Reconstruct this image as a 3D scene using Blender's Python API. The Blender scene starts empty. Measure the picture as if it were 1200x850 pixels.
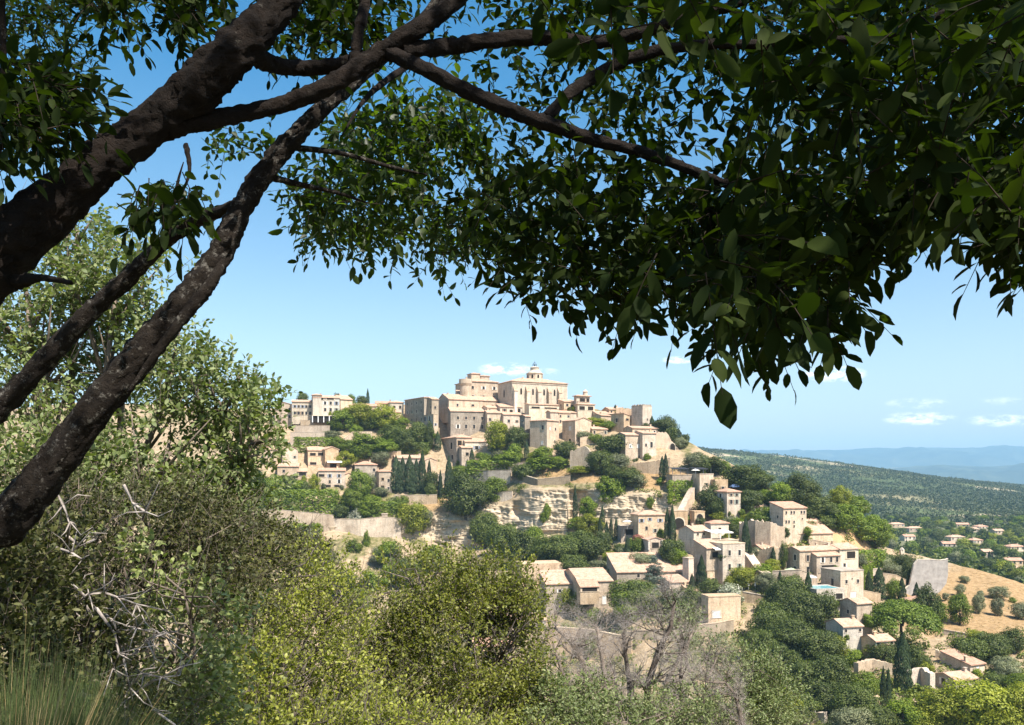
import bpy, math, random
import numpy as np
from mathutils import Vector
rng = np.random.default_rng(7)
random.seed(7)
R = math.radians
S = bpy.context.scene
COL = S.collection
F, HOR = 1000.0, 555.0            # focal length and horizon row of the photograph, in its pixels

def P(px, py, D):
    return Vector(((px - 600) / F * D, D, (HOR - py) / F * D))

# ---------------------------------------------------------------- noise
def _h(i, j, k, seed):
    n = (i * 374761393 + j * 668265263 + k * 2147483647 + seed * 974711) & 0xffffffff
    n = ((n ^ (n >> 13)) * 1274126177) & 0xffffffff
    return ((n ^ (n >> 16)) & 0xffff) / 65535.0

def vnoise(x, y, z=None, seed=0):
    x = np.asarray(x, float); y = np.asarray(y, float)
    z = np.zeros_like(x) if z is None else np.asarray(z, float)
    xi, yi, zi = np.floor(x).astype(np.int64), np.floor(y).astype(np.int64), np.floor(z).astype(np.int64)
    fx, fy, fz = x - xi, y - yi, z - zi
    fx, fy, fz = (f * f * (3 - 2 * f) for f in (fx, fy, fz))
    out = 0
    for a in (0, 1):
        for b in (0, 1):
            for c in (0, 1):
                w = (fx if a else 1 - fx) * (fy if b else 1 - fy) * (fz if c else 1 - fz)
                out = out + w * _h(xi + a, yi + b, zi + c, seed)
    return out * 2 - 1

def fbm(x, y, z=None, seed=0, o=4):
    s, a = 0, 1.0
    for k in range(o):
        f = 2.0 ** k
        s = s + a * vnoise(x * f, y * f, None if z is None else z * f, seed + k)
        a *= .5
    return s / 1.9

# ---------------------------------------------------------------- mesh helpers
class MB:
    def __init__(s): s.v, s.f = [], []
    def add(s, v, f):
        o = len(s.v); s.v += [tuple(p) for p in v]; s.f += [tuple(i + o for i in q) for q in f]; return s
    def box(s, x0, x1, y0, y1, z0, z1):
        return s.add([(x0,y0,z0),(x1,y0,z0),(x1,y1,z0),(x0,y1,z0),(x0,y0,z1),(x1,y0,z1),(x1,y1,z1),(x0,y1,z1)],
                     [(0,3,2,1),(4,5,6,7),(0,1,5,4),(1,2,6,5),(2,3,7,6),(3,0,4,7)])
    def prism_x(s, prof, x0, x1):      # prof = [(y, z)...] extruded along x
        n = len(prof)
        return s.add([(x0, y, z) for y, z in prof] + [(x1, y, z) for y, z in prof],
                     [tuple(range(n)), tuple(range(2 * n - 1, n - 1, -1))] + [(i, i + n, (i + 1) % n + n, (i + 1) % n) for i in range(n)])
    def prism_y(s, prof, y0, y1):      # prof = [(x, z)...]
        n = len(prof)
        return s.add([(x, y0, z) for x, z in prof] + [(x, y1, z) for x, z in prof],
                     [tuple(range(n)), tuple(range(2 * n - 1, n - 1, -1))] + [(i, i + n, (i + 1) % n + n, (i + 1) % n) for i in range(n)])
    def prism_z(s, prof, z0, z1):
        n = len(prof)
        return s.add([(x, y, z0) for x, y in prof] + [(x, y, z1) for x, y in prof],
                     [tuple(range(n)), tuple(range(2 * n - 1, n - 1, -1))] + [(i, i + n, (i + 1) % n + n, (i + 1) % n) for i in range(n)])
    def lathe(s, prof, n=16, cx=0, cy=0):   # prof = [(r, z)...]
        o = len(s.v)
        for r, z in prof:
            for k in range(n):
                a = 2 * math.pi * k / n
                s.v.append((cx + r * math.cos(a), cy + r * math.sin(a), z))
        for i in range(len(prof) - 1):
            for k in range(n):
                s.f.append((o + i*n + k, o + i*n + (k+1) % n, o + (i+1)*n + (k+1) % n, o + (i+1)*n + k))
        s.f.append(tuple(o + k for k in range(n - 1, -1, -1)))
        s.f.append(tuple(o + (len(prof)-1)*n + k for k in range(n)))
        return s
    def tube(s, pts, rad, n=7, wob=0.0, seed=0):
        o = len(s.v); pts = [Vector(p) for p in pts]
        up = Vector((.13, .21, .97))
        for i, p in enumerate(pts):
            d = (pts[min(i + 1, len(pts)-1)] - pts[max(i - 1, 0)]).normalized()
            a = d.cross(up)
            if a.length < .1: a = d.cross(Vector((1, 0, 0)))
            a.normalize(); b = d.cross(a)
            for k in range(n):
                t = 2 * math.pi * k / n
                r = rad[i] * (1 + wob * (_h(i // 2, k, 3, seed) - .5 + .6 * (_h(i, k, 9, seed) - .5)))
                s.v.append(tuple(p + a * (r * math.cos(t)) + b * (r * math.sin(t))))
        for i in range(len(pts) - 1):
            for k in range(n):
                s.f.append((o + i*n + k, o + i*n + (k+1) % n, o + (i+1)*n + (k+1) % n, o + (i+1)*n + k))
        s.f.append(tuple(o + k for k in range(n - 1, -1, -1)))
        s.f.append(tuple(o + (len(pts)-1)*n + k for k in range(n)))
        return s
    def mesh(s, name):
        me = bpy.data.meshes.new(name); me.from_pydata(s.v, [], s.f); me.update(); return me

def npmesh(name, v, faces):
    """vertices (N,3), faces list of arrays (M,3)/(M,4)"""
    me = bpy.data.meshes.new(name)
    v = np.ascontiguousarray(v, np.float32)
    me.vertices.add(len(v)); me.vertices.foreach_set('co', v.ravel())
    idx = np.concatenate([f.ravel() for f in faces]).astype(np.int32)
    tot = np.concatenate([np.full(len(f), f.shape[1]) for f in faces]).astype(np.int32)
    start = np.concatenate([[0], np.cumsum(tot)[:-1]]).astype(np.int32)
    me.loops.add(len(idx)); me.loops.foreach_set('vertex_index', idx)
    me.polygons.add(len(tot)); me.polygons.foreach_set('loop_start', start)
    me.update(calc_edges=True)
    return me

def smooth(me):
    me.polygons.foreach_set('use_smooth', np.ones(len(me.polygons), bool)); me.update(); return me

def link(name, me, mat=None, parent=None):
    o = bpy.data.objects.new(name, me); COL.objects.link(o)
    if mat is not None and not me.materials: me.materials.append(mat)
    if parent is not None: o.parent = parent
    return o

def tag(o, label=None, cat=None, group=None, kind=None):
    for k, v in (('label', label), ('category', cat), ('group', group), ('kind', kind)):
        if v: o[k] = v
    return o

def thing(name, label, cat, loc=(0, 0, 0), rz=0, group=None):
    o = bpy.data.objects.new(name, None); COL.objects.link(o)
    o.location = loc; o.rotation_euler = (0, 0, rz); o.empty_display_size = .5
    return tag(o, label, cat, group)

# ---------------------------------------------------------------- materials
def new_mat(name):
    m = bpy.data.materials.new(name); m.use_nodes = True
    nt = m.node_tree; nt.nodes.clear()
    return m, nt
def N(nt, t, **kw):
    n = nt.nodes.new(t)
    for k, v in kw.items():
        if k.startswith('i_'):
            key = k[2:]; n.inputs[int(key) if key.isdigit() else key.replace('_', ' ')].default_value = v
        else: setattr(n, k, v)
    return n
def L(nt, a, b): nt.links.new(a, b)
def ramp(nt, src, stops):
    r = N(nt, 'ShaderNodeValToRGB'); e = r.color_ramp.elements
    while len(e) < len(stops): e.new(.5)
    for el, (p, c) in zip(e, stops): el.position = p; el.color = (*c, 1) if len(c) == 3 else c
    L(nt, src, r.inputs[0]); return r.outputs[0]
def mixc(nt, fac, a, b, mode='MIX'):
    m = N(nt, 'ShaderNodeMix', data_type='RGBA', blend_type=mode)
    for s, i in ((fac, 0), (a, 6), (b, 7)):
        if hasattr(s, 'links'): L(nt, s, m.inputs[i])
        else: m.inputs[i].default_value = s if i == 0 else (*s, 1)
    return m.outputs[2]
def noise(nt, vec, scale, detail=4, rough=.6):
    n = N(nt, 'ShaderNodeTexNoise'); n.inputs['Scale'].default_value = scale
    n.inputs['Detail'].default_value = detail; n.inputs['Roughness'].default_value = rough
    L(nt, vec, n.inputs['Vector']); return n.outputs[0]
def finish(nt, col, rough=.9, bump=None, bs=.3, bd=.05, spec=.2):
    b = N(nt, 'ShaderNodeBsdfPrincipled'); o = N(nt, 'ShaderNodeOutputMaterial')
    if hasattr(col, 'links'): L(nt, col, b.inputs['Base Color'])
    else: b.inputs['Base Color'].default_value = (*col, 1)
    b.inputs['Roughness'].default_value = rough; b.inputs['Specular IOR Level'].default_value = spec
    if bump is not None:
        bn = N(nt, 'ShaderNodeBump'); bn.inputs['Strength'].default_value = bs; bn.inputs['Distance'].default_value = bd
        L(nt, bump, bn.inputs['Height']); L(nt, bn.outputs[0], b.inputs['Normal'])
    L(nt, b.outputs[0], o.inputs[0]); return b
def coords(nt, which='Object'):
    return N(nt, 'ShaderNodeTexCoord').outputs[which]
def objrand(nt): return N(nt, 'ShaderNodeObjectInfo').outputs['Random']

def stone_mat(name, c0, c1, c2, scale=.8):
    m, nt = new_mat(name); v = coords(nt)
    n1 = noise(nt, v, scale * .35, 5, .65); n2 = noise(nt, v, scale * 3.2, 4, .7)
    a = ramp(nt, n1, [(.3, c0), (.52, c1), (.72, c2)])
    b = ramp(nt, n2, [(.3, (.45, .42, .40)), (.48, (.95, .95, .95)), (.75, (1.2, 1.17, 1.1))])
    c = mixc(nt, .75, a, b, 'MULTIPLY')
    br = N(nt, 'ShaderNodeTexBrick'); br.inputs['Scale'].default_value = 1.0
    br.inputs['Brick Width'].default_value = .7; br.inputs['Row Height'].default_value = .34; br.inputs['Mortar Size'].default_value = .03
    br.inputs['Color1'].default_value = (1.08, 1.05, 1, 1); br.inputs['Color2'].default_value = (.82, .82, .84, 1); br.inputs['Mortar'].default_value = (.8, .78, .75, 1)
    mp = N(nt, 'ShaderNodeMapping'); mp.inputs['Rotation'].default_value = (R(90), 0, R(0)); L(nt, v, mp.inputs[0])
    L(nt, mp.outputs[0], br.inputs['Vector'])
    c = mixc(nt, .55, c, br.outputs[0], 'MULTIPLY')
    sm = N(nt, 'ShaderNodeMapping'); sm.inputs['Scale'].default_value = (1.1, 1.1, .16); L(nt, v, sm.inputs[0]); st = noise(nt, sm.outputs[0], 1.0, 4, .7)
    c = mixc(nt, .6, c, ramp(nt, st, [(.36, (.62, .60, .58)), (.5, (1, 1, 1)), (.7, (1.08, 1.06, 1.02))]), 'MULTIPLY')
    h = N(nt, 'ShaderNodeHueSaturation'); L(nt, c, h.inputs['Color'])
    mr = N(nt, 'ShaderNodeMapRange'); L(nt, objrand(nt), mr.inputs[0]); mr.inputs[3].default_value = .80; mr.inputs[4].default_value = 1.18
    mh = N(nt, 'ShaderNodeMath', operation='FRACT'); mm = N(nt, 'ShaderNodeMath', operation='MULTIPLY'); L(nt, objrand(nt), mm.inputs[0]); mm.inputs[1].default_value = 7.13; L(nt, mm.outputs[0], mh.inputs[0])
    ms = N(nt, 'ShaderNodeMapRange'); L(nt, mh.outputs[0], ms.inputs[0]); ms.inputs[3].default_value = .76; ms.inputs[4].default_value = 1.16; L(nt, ms.outputs[0], h.inputs['Saturation'])
    L(nt, mr.outputs[0], h.inputs['Value'])
    finish(nt, h.outputs[0], .92, n2, .5, .08); return m

def roof_mat(name, c0, c1, c2):
    m, nt = new_mat(name); v = coords(nt)
    n1 = noise(nt, v, .7, 6, .75); n2 = noise(nt, v, 2.2, 4, .75)
    a = ramp(nt, n1, [(.3, c0), (.5, c1), (.7, c2)])
    b = ramp(nt, n2, [(.32, (.45, .42, .42)), (.5, (1, 1, 1)), (.7, (1.2, 1.15, 1.1))])
    c = mixc(nt, .8, a, b, 'MULTIPLY')
    w = N(nt, 'ShaderNodeTexWave'); w.wave_type = 'BANDS'; w.bands_direction = 'X'; w.inputs['Scale'].default_value = 1.5
    w.inputs['Distortion'].default_value = 1.5; L(nt, v, w.inputs['Vector'])
    c = mixc(nt, .35, c, ramp(nt, w.outputs[1], [(0, (.6, .58, .57)), (.6, (1.1, 1.1, 1.1))]), 'MULTIPLY')
    finish(nt, c, .9, w.outputs[1], .5, .06); return m

def leaf_mat(name, c0, c1, c2, trans=.25, rough=.55, spec=.35, tcol=None, nscale=None):
    m, nt = new_mat(name)
    g = N(nt, 'ShaderNodeNewGeometry')
    c = ramp(nt, g.outputs['Random Per Island'], [(0, c0), (.5, c1), (1, c2)])
    v = coords(nt); n1 = noise(nt, v, nscale or (2.2 if name.startswith('far') else .9), 4 if nscale else 2)
    c = mixc(nt, .5, c, ramp(nt, n1, [(.3, (.6, .65, .6)), (.7, (1.3, 1.25, 1.1))]), 'MULTIPLY')
    h = N(nt, 'ShaderNodeHueSaturation'); L(nt, c, h.inputs['Color'])
    mr = N(nt, 'ShaderNodeMapRange'); L(nt, objrand(nt), mr.inputs[0]); mr.inputs[3].default_value = .75; mr.inputs[4].default_value = 1.25
    L(nt, mr.outputs[0], h.inputs['Value'])
    c = h.outputs[0]
    b = N(nt, 'ShaderNodeBsdfPrincipled'); L(nt, c, b.inputs['Base Color'])
    b.inputs['Roughness'].default_value = rough; b.inputs['Specular IOR Level'].default_value = spec
    t = N(nt, 'ShaderNodeBsdfTranslucent')
    L(nt, mixc(nt, 1.0, c, tcol or (1.5, 1.7, .6), 'MULTIPLY'), t.inputs[0])
    mx = N(nt, 'ShaderNodeMixShader'); mx.inputs[0].default_value = trans
    L(nt, b.outputs[0], mx.inputs[1]); L(nt, t.outputs[0], mx.inputs[2])
    o = N(nt, 'ShaderNodeOutputMaterial'); L(nt, mx.outputs[0], o.inputs[0]); return m

def plain_mat(name, c, rough=.7, spec=.3, scale=3.0, var=.25, metal=0):
    m, nt = new_mat(name); n1 = noise(nt, coords(nt), scale, 3)
    lo = tuple(x * (1 - var) for x in c); hi = tuple(min(1, x * (1 + var)) for x in c)
    b = finish(nt, ramp(nt, n1, [(.3, lo), (.7, hi)]), rough, n1, .15, .02, spec)
    b.inputs['Metallic'].default_value = metal; return m

M = dict(
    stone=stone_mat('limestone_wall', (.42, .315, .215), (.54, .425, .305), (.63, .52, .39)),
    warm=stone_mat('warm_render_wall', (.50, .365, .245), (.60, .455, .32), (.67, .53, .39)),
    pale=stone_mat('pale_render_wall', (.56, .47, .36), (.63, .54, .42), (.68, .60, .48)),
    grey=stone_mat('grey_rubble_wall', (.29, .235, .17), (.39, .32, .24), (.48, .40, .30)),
    roof=roof_mat('pale_clay_tiles', (.36, .215, .14), (.50, .325, .225), (.58, .43, .325)),
    red=roof_mat('red_clay_tiles', (.37, .20, .13), (.47, .28, .19), (.51, .36, .26)),
    pane=plain_mat('dark_window_glass', (.02, .022, .025), .3, .3),
    bar=plain_mat('brown_wood', (.10, .07, .05), .7),
    shut_blue=plain_mat('blue_grey_shutters', (.22, .27, .36), .6),
    shut_green=plain_mat('grey_green_shutters', (.25, .29, .24), .6), shut_brown=plain_mat('brown_shutters', (.22, .14, .09), .6),
    shut_white=plain_mat('white_shutters', (.62, .60, .56), .6),
    dark=plain_mat('painted_opening_shade', (.03, .025, .02), .9, .1),  # near-black colour standing in for shade inside arches, loggias and the arcade
    awning=plain_mat('cream_canvas', (.78, .72, .62), .9, .1),
    white=plain_mat('white_paint', (.78, .77, .74), .6),
    blackc=plain_mat('charcoal_canvas', (.03, .032, .04), .8),
    concrete=plain_mat('grey_concrete', (.37, .335, .30), .9, .2, .6),
    iron=plain_mat('wrought_iron', (.10, .11, .14), .5, .4, 3, .2, .6),
    water=plain_mat('pool_water', (.16, .42, .44), .08, .5),
    terracotta=plain_mat('terracotta_wall', (.45, .20, .12), .9),
    trunk=plain_mat('grey_brown_bark', (.11, .085, .065), .95, .1, 6, .4),
    deadwood=plain_mat('bleached_dead_wood', (.36, .31, .27), .95, .1, 9, .45),
    twig=plain_mat('grey_brown_twigs', (.17, .135, .105), .95, .1, 7, .4),
    darkdead=plain_mat('dark_dead_bark', (.085, .068, .055), .95, .1, 7, .5),
    carblue=plain_mat('blue_car_paint', (.10, .16, .30), .3, .5), carwhite=plain_mat('white_car_paint', (.75, .75, .74), .3, .5),
    canopy_twig=plain_mat('dark_canopy_twig', (.028, .021, .015), .9, .1, 9, .4),
    greytwig=plain_mat('purple_grey_twigs', (.135, .11, .095), .95, .1, 9, .45),
    tyre=plain_mat('tyre_rubber', (.02, .02, .02), .8),
)
LEAF = dict(
    oak=leaf_mat('far_holm_oak_leaves', (.038, .056, .009), (.070, .094, .013), (.125, .148, .024), .16),
    green=leaf_mat('far_green_leaves', (.068, .108, .006), (.122, .170, .009), (.20, .245, .018), .24),
    lime=leaf_mat('far_yellow_green_leaves', (.13, .155, .008), (.205, .225, .012), (.29, .295, .028), .26),
    olive=leaf_mat('far_olive_leaves', (.10, .112, .050), (.165, .175, .088), (.24, .245, .145), .15),
    cyp=leaf_mat('far_cypress_leaves', (.026, .042, .018), (.042, .066, .025), (.07, .095, .036), .1),
    pine=leaf_mat('far_pine_needles', (.09, .145, .010), (.14, .20, .014), (.20, .26, .025), .15),
    cedar=leaf_mat('far_cedar_needles', (.05, .07, .05), (.08, .10, .075), (.12, .145, .11), .1),
    flower=leaf_mat('far_pale_blossom_leaves', (.16, .18, .10), (.30, .31, .22), (.5, .48, .42), .15),
    rust=leaf_mat('far_pink_blossom', (.25, .06, .07), (.36, .12, .11), (.12, .12, .05), .15),
)
LEAF['ridge'] = leaf_mat('ridge_wood_leaves', (.074, .092, .028), (.082, .099, .031), (.091, .107, .035), .15, nscale=.006)
LEAF['valley'] = leaf_mat('valley_scrub_leaves', (.06, .088, .011), (.115, .145, .016), (.19, .205, .034), .2)
LEAF['straw'] = leaf_mat('dry_straw_blades', (.36, .25, .11), (.46, .34, .17), (.55, .43, .25), .15, .8)
M['green_canvas'] = plain_mat('pale_green_canvas', (.42, .50, .30), .9, .1)
HAZE = 7.5e-5
# ---------------------------------------------------------------- camera, sun, sky
cam = bpy.data.cameras.new('camera'); cam.sensor_width = 36; cam.lens = 36 * F / 1200
cam.shift_y = (HOR - 425) / 1200; cam.clip_start = .05; cam.clip_end = 80000
co = bpy.data.objects.new('camera', cam); COL.objects.link(co); co.rotation_euler = (R(90), 0, 0); S.camera = co
SUN_EL = 56.0
az = Vector((.66, -.75, 0)).normalized()
sdir = Vector((az.x * math.cos(R(SUN_EL)), az.y * math.cos(R(SUN_EL)), math.sin(R(SUN_EL))))
sl = bpy.data.lights.new('sun', 'SUN'); sl.energy = 5.0; sl.angle = R(.53); sl.color = (1, .945, .865)
so = bpy.data.objects.new('sun', sl); COL.objects.link(so); so.rotation_euler = sdir.to_track_quat('Z', 'Y').to_euler()
W = bpy.data.worlds.new('World'); S.world = W; W.use_nodes = True
nt = W.node_tree; nt.nodes.clear()
sky = N(nt, 'ShaderNodeTexSky'); sky.sky_type = 'NISHITA'; sky.sun_disc = False
sky.sun_elevation = R(SUN_EL); sky.sun_rotation = math.atan2(sdir.x, sdir.y); sky.altitude = 300
sky.air_density = 1.0; sky.dust_density = 1.7; sky.ozone_density = 1.6
tc = N(nt, 'ShaderNodeTexCoord'); sp = N(nt, 'ShaderNodeSeparateXYZ'); L(nt, tc.outputs['Generated'], sp.inputs[0])
def mth(op, a, b=None):
    n = N(nt, 'ShaderNodeMath', operation=op)
    for i, v in enumerate((a, b)):
        if v is None: continue
        if hasattr(v, 'links'): L(nt, v, n.inputs[i])
        else: n.inputs[i].default_value = v
    return n.outputs[0]
ysafe = mth('MAXIMUM', sp.outputs[1], .01)
u, v = mth('DIVIDE', sp.outputs[0], ysafe), mth('DIVIDE', sp.outputs[2], ysafe)
cmp_ = N(nt, 'ShaderNodeMapping'); cmp_.inputs['Scale'].default_value = (1, 1, 2.6); L(nt, tc.outputs['Generated'], cmp_.inputs[0]); cn = noise(nt, cmp_.outputs[0], 60, 8, .68)
cmask = None
for (cx, cy, a, b, k) in [(592,433,34,9,.8),(1078,491,48,9,.75),(1173,493,44,8,.8),(978,438,40,11,.9),(795,422,22,5,.6),(1075,473,40,7,.4),(1175,470,30,5,.25),(640,436,20,5,.3)]:
    dx, dy = mth('DIVIDE', mth('SUBTRACT', u, (cx - 600) / F), a / F), mth('DIVIDE', mth('SUBTRACT', v, (HOR - cy) / F), b / F)
    e = mth('SUBTRACT', 1.0, mth('ADD', mth('MULTIPLY', dx, dx), mth('MULTIPLY', dy, dy)))
    e = mth('MULTIPLY', mth('MAXIMUM', e, 0), k)
    cmask = e if cmask is None else mth('MAXIMUM', cmask, e)
dens = mth('MULTIPLY', mth('MINIMUM', mth('MULTIPLY', cmask, 1.6), 1.0), mth('MULTIPLY', mth('SUBTRACT', cn, .43), 4.2))
dens = mth('MINIMUM', mth('MAXIMUM', dens, 0), .72)
hs = N(nt, 'ShaderNodeHueSaturation'); smr = N(nt, 'ShaderNodeMapRange'); L(nt, sp.outputs[2], smr.inputs[0]); smr.inputs[1].default_value = 0.0; smr.inputs[2].default_value = .42; smr.inputs[3].default_value = .72; smr.inputs[4].default_value = 1.42; L(nt, smr.outputs[0], hs.inputs['Saturation']); hs.inputs['Hue'].default_value = .488; L(nt, sky.outputs[0], hs.inputs['Color'])
skyc = mixc(nt, dens, hs.outputs[0], (12.5, 11.8, 11.2))
bg = N(nt, 'ShaderNodeBackground'); bg.inputs[1].default_value = .098
L(nt, skyc, bg.inputs[0]); wo = N(nt, 'ShaderNodeOutputWorld'); L(nt, bg.outputs[0], wo.inputs[0])
vs = S.view_settings; vs.view_transform = 'Standard'; vs.look = 'None'; vs.exposure = 1.06; vs.gamma = 1; vs.use_curve_mapping = False
S.cycles.max_bounces = 8; S.cycles.diffuse_bounces = 3; S.cycles.glossy_bounces = 2; S.cycles.transmission_bounces = 4
S.cycles.transparent_max_bounces = 8; S.cycles.volume_bounces = 0; S.cycles.use_denoising = True
S.cycles.caustics_reflective = False; S.cycles.caustics_refractive = False; S.cycles.sample_clamp_indirect = 8

# ---------------------------------------------------------------- the village hill: distance along each column of sight, top to bottom
CN = {
 -160: [(500,520),(530,470),(590,400),(640,360),(720,300),(850,215),(1000,150)],
 100: [(470,480),(500,450),(545,415),(590,385),(630,360),(680,330),(760,265),(850,205),(1000,150)],
 300: [(480,455),(500,440),(545,410),(590,380),(608,372),(630,362),(680,330),(760,260),(850,200),(1000,145)],
 380: [(476,470),(510,430),(520,425),(560,405),(597,388),(622,383),(636,372),(720,320),(850,230),(1000,150)],
 450: [(474,480),(500,450),(530,430),(560,415),(595,395),(607,389),(630,384),(660,366),(720,320),(850,220),(1000,150)],
 520: [(472,470),(495,450),(545,425),(575,405),(602,393),(642,386),(680,352),(760,290),(850,220),(1000,148)],
 580: [(472,465),(500,440),(530,415),(552,405),(580,394),(592,388),(642,381),(660,350),(700,310),(780,250),(850,213),(1000,146)],
 640: [(468,470),(500,430),(535,405),(560,390),(568,380),(574,372),(627,366),(650,340),(690,300),(740,270),(800,235),(850,210),(1000,145)],
 700: [(480,450),(500,430),(530,402),(560,376),(575,367),(622,360),(650,335),(680,305),(700,290),(760,255),(850,205),(1000,143)],
 760: [(498,425),(525,395),(550,380),(570,366),(580,359),(612,354),(625,345),(650,320),(690,285),(720,265),(780,235),(850,195),(1000,141)],
 810: [(520,405),(545,376),(562,365),(585,354),(603,349),(625,335),(650,312),(690,285),(730,260),(790,225),(850,195),(1000,140)],
 860: [(546,385),(570,365),(590,350),(610,338),(640,318),(680,290),(720,265),(780,230),(850,190),(1000,140)],
 920: [(583,348),(600,335),(630,320),(650,305),(690,282),(720,265),(780,232),(850,190),(1000,138)],
 980: [(606,340),(630,325),(650,310),(690,285),(730,262),(780,235),(850,190),(1000,137)],
 1040: [(643,352),(660,335),(690,300),(720,275),(780,235),(850,190),(1000,136)],
 1100: [(657,365),(680,330),(720,282),(770,240),(850,190),(1000,135)],
 1160: [(672,345),(700,310),(740,265),(790,230),(850,185),(1000,134)],
 1230: [(692,332),(740,268),(790,228),(850,180),(1000,133)],
 1400: [(730,310),(770,262),(850,180),(1000,130)],
}
CX = sorted(CN)
def _col(cpx, py):
    a = CN[cpx]; ys = np.array([p[0] for p in a], float); ds = np.array([p[1] for p in a], float)
    d = np.interp(py, ys, ds)
    s0 = (ds[1] - ds[0]) / (ys[1] - ys[0])
    return np.where(py < ys[0], ds[0] + (py - ys[0]) * min(s0, -1.0), d)
def Dof(px, py):
    px, py = np.broadcast_arrays(np.asarray(px, float), np.asarray(py, float))
    i = np.clip(np.searchsorted(CX, px, side='right') - 1, 0, len(CX) - 2)
    out = np.zeros(px.shape)
    cols = np.array(CX, float)
    for k in range(len(CX) - 1):
        m = i == k
        if m.any():
            t = np.clip((px[m] - cols[k]) / (cols[k+1] - cols[k]), 0, 1); t = t * t * (3 - 2 * t)
            out[m] = _col(CX[k], py[m]) * (1 - t) + _col(CX[k+1], py[m]) * t
    return out
def D1(px, py): return float(Dof(px, py))
CREST_X = np.array(CX, float); CREST_Y = np.array([CN[c][0][0] for c in CX], float)
def crest(px): return np.interp(px, CREST_X, CREST_Y)

def sstep(a, b, x): t = np.clip((x - a) / (b - a), 0, 1); return t * t * (3 - 2 * t)

def build_hill():
    xs = np.concatenate([np.arange(-160, 260, 6.0), np.arange(260, 1401, 1.4)]); nr1, nr2 = 340, 90
    cr = crest(xs)
    rows = []
    t1 = np.linspace(0, 1, nr1); t2 = np.linspace(0, 1, nr2 + 1)[1:]
    PY = np.concatenate([cr[None] + t1[:, None] * (715 - cr[None]) if True else 0, 715 + t2[:, None] * (285 + 0 * cr[None])])
    # columns whose crest is below row 715 still need a rising sequence
    PY = np.maximum.accumulate(PY, axis=0)
    PX = np.broadcast_to(xs, PY.shape)
    D = Dof(PX, PY)
    X, Y, Z = (PX - 600) / F * D, D.copy(), (HOR - PY) / F * D
    dZ = np.abs(np.gradient(Z, axis=0)); dY = np.abs(np.gradient(Y, axis=0))
    steep = sstep(.95, 2.2, dZ / (dY + 1e-4))
    k = 7
    pad = np.pad(steep, ((k, k), (k, k)), 'edge'); sm = sum(pad[i:i+steep.shape[0], j:j+steep.shape[1]] for i in range(0, 2*k+1, 2) for j in range(0, 2*k+1, 2)) / 64
    steep = np.clip(sm, 0, 1)
    low = fbm(X / 22, Y / 22, Z / 12, 3)
    t = Z / 3.4 + 1.5 * low + .25 * X / 10 + .9 * fbm(X / 60, Z / 5.5, Y / 60, 29, 3); saw = t - np.floor(t)
    hard = _h(np.floor(t).astype(np.int64), np.zeros_like(t, dtype=np.int64), np.zeros_like(t, dtype=np.int64), 5)
    t2_ = Z / .95 + 2.6 * low + .1 * X / 10 + .8 * fbm(X / 9, Z / 2.5, Y / 9, 27, 3); saw2 = t2_ - np.floor(t2_)
    joint = 1 - np.abs(fbm(X / 3.4 + .6 * fbm(X / 5, Z / 5, None, 33), Z / 16, Y / 3.4, 35, 3)) * 6; joint = np.clip(joint, 0, 1)
    butt = fbm(X / 9, Z / 26, None, 11) * 2.2 + fbm(X / 3.2, Z / 9, None, 17) * 1.0
    hx = _h(np.floor(X / 7 + 2 * low).astype(np.int64), np.floor(t).astype(np.int64), np.zeros_like(t, dtype=np.int64), 15)
    out = (saw ** 1.4) * (.2 + 1.7 * hard * hx * 1.5) + saw2 * .38 + butt * 1.15 + fbm(X / 1.5, Z / 1.1, Y / 1.5, 23, 4) * .8 - joint * .9
    cleft = np.where(PX < 668, sstep(664, 668, PX), 1 - sstep(676, 704, PX)) * sstep(560, 568, PY) * (1 - sstep(622, 634, PY))
    out = out - 8.0 * cleft - 5.0 * sstep(598, 604, PX) * (1 - sstep(606, 616, PX)) * sstep(572, 578, PY) * (1 - sstep(600, 612, PY))
    vx, vy = X / np.hypot(X, Y), Y / np.hypot(X, Y)
    X -= vx * out * steep; Y -= vy * out * steep
    soft = 1 - steep
    Z += soft * (fbm(X / 14, Y / 14, None, 31) * .9 + fbm(X / 2.5, Y / 2.5, None, 37) * .25)
    # behind the crest: flat top, then falling away to the plain
    back = []
    top = np.stack([X[0], Y[0], Z[0]], -1)
    for dd, dz in ((12, -.3), (40, -2), (90, -6), (180, -28), (320, -90), (420, -140)):
        q = top.copy(); r = 1 + dd / q[:, 1]; q[:, 0] *= r; q[:, 1] *= r
        fl = np.interp(xs, [-160, 760, 860, 1400], [1, 1, 0, 0])
        q[:, 2] = np.maximum(top[:, 2] + dz * fl + (1 - fl) * (-dd * .75), -120); back.append(q)
    V = np.concatenate([np.stack(back[::-1]), np.stack([X, Y, Z], -1)], 0)
    nr, nc = V.shape[:2]
    idx = np.arange(nr * nc).reshape(nr, nc)
    q = np.stack([idx[:-1, :-1], idx[1:, :-1], idx[1:, 1:], idx[:-1, 1:]], -1).reshape(-1, 4)
    me = npmesh('hillside', V.reshape(-1, 3), [q])
    # what the ground is made of, by place: straw, green, orange earth
    XP = np.concatenate([np.tile(PX[:1], (6, 1)), PX]); YP = np.concatenate([np.tile(PY[:1], (6, 1)), PY]); ST = np.concatenate([np.zeros((6, nc)), steep])
    def blob(cx, cy, rx, ry): return np.clip(1.4 - np.hypot((XP - cx) / rx, (YP - cy) / ry) * 1.0, 0, 1)
    wob = fbm(XP / 26, YP / 13, None, 41)
    straw = np.maximum.reduce([blob(1140, 705, 95, 45), blob(1200, 720, 80, 50), blob(765, 560, 45, 14), blob(680, 556, 50, 10), blob(735, 553, 30, 8), blob(1090, 720, 40, 30), blob(520, 590, 25, 12)])
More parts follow.
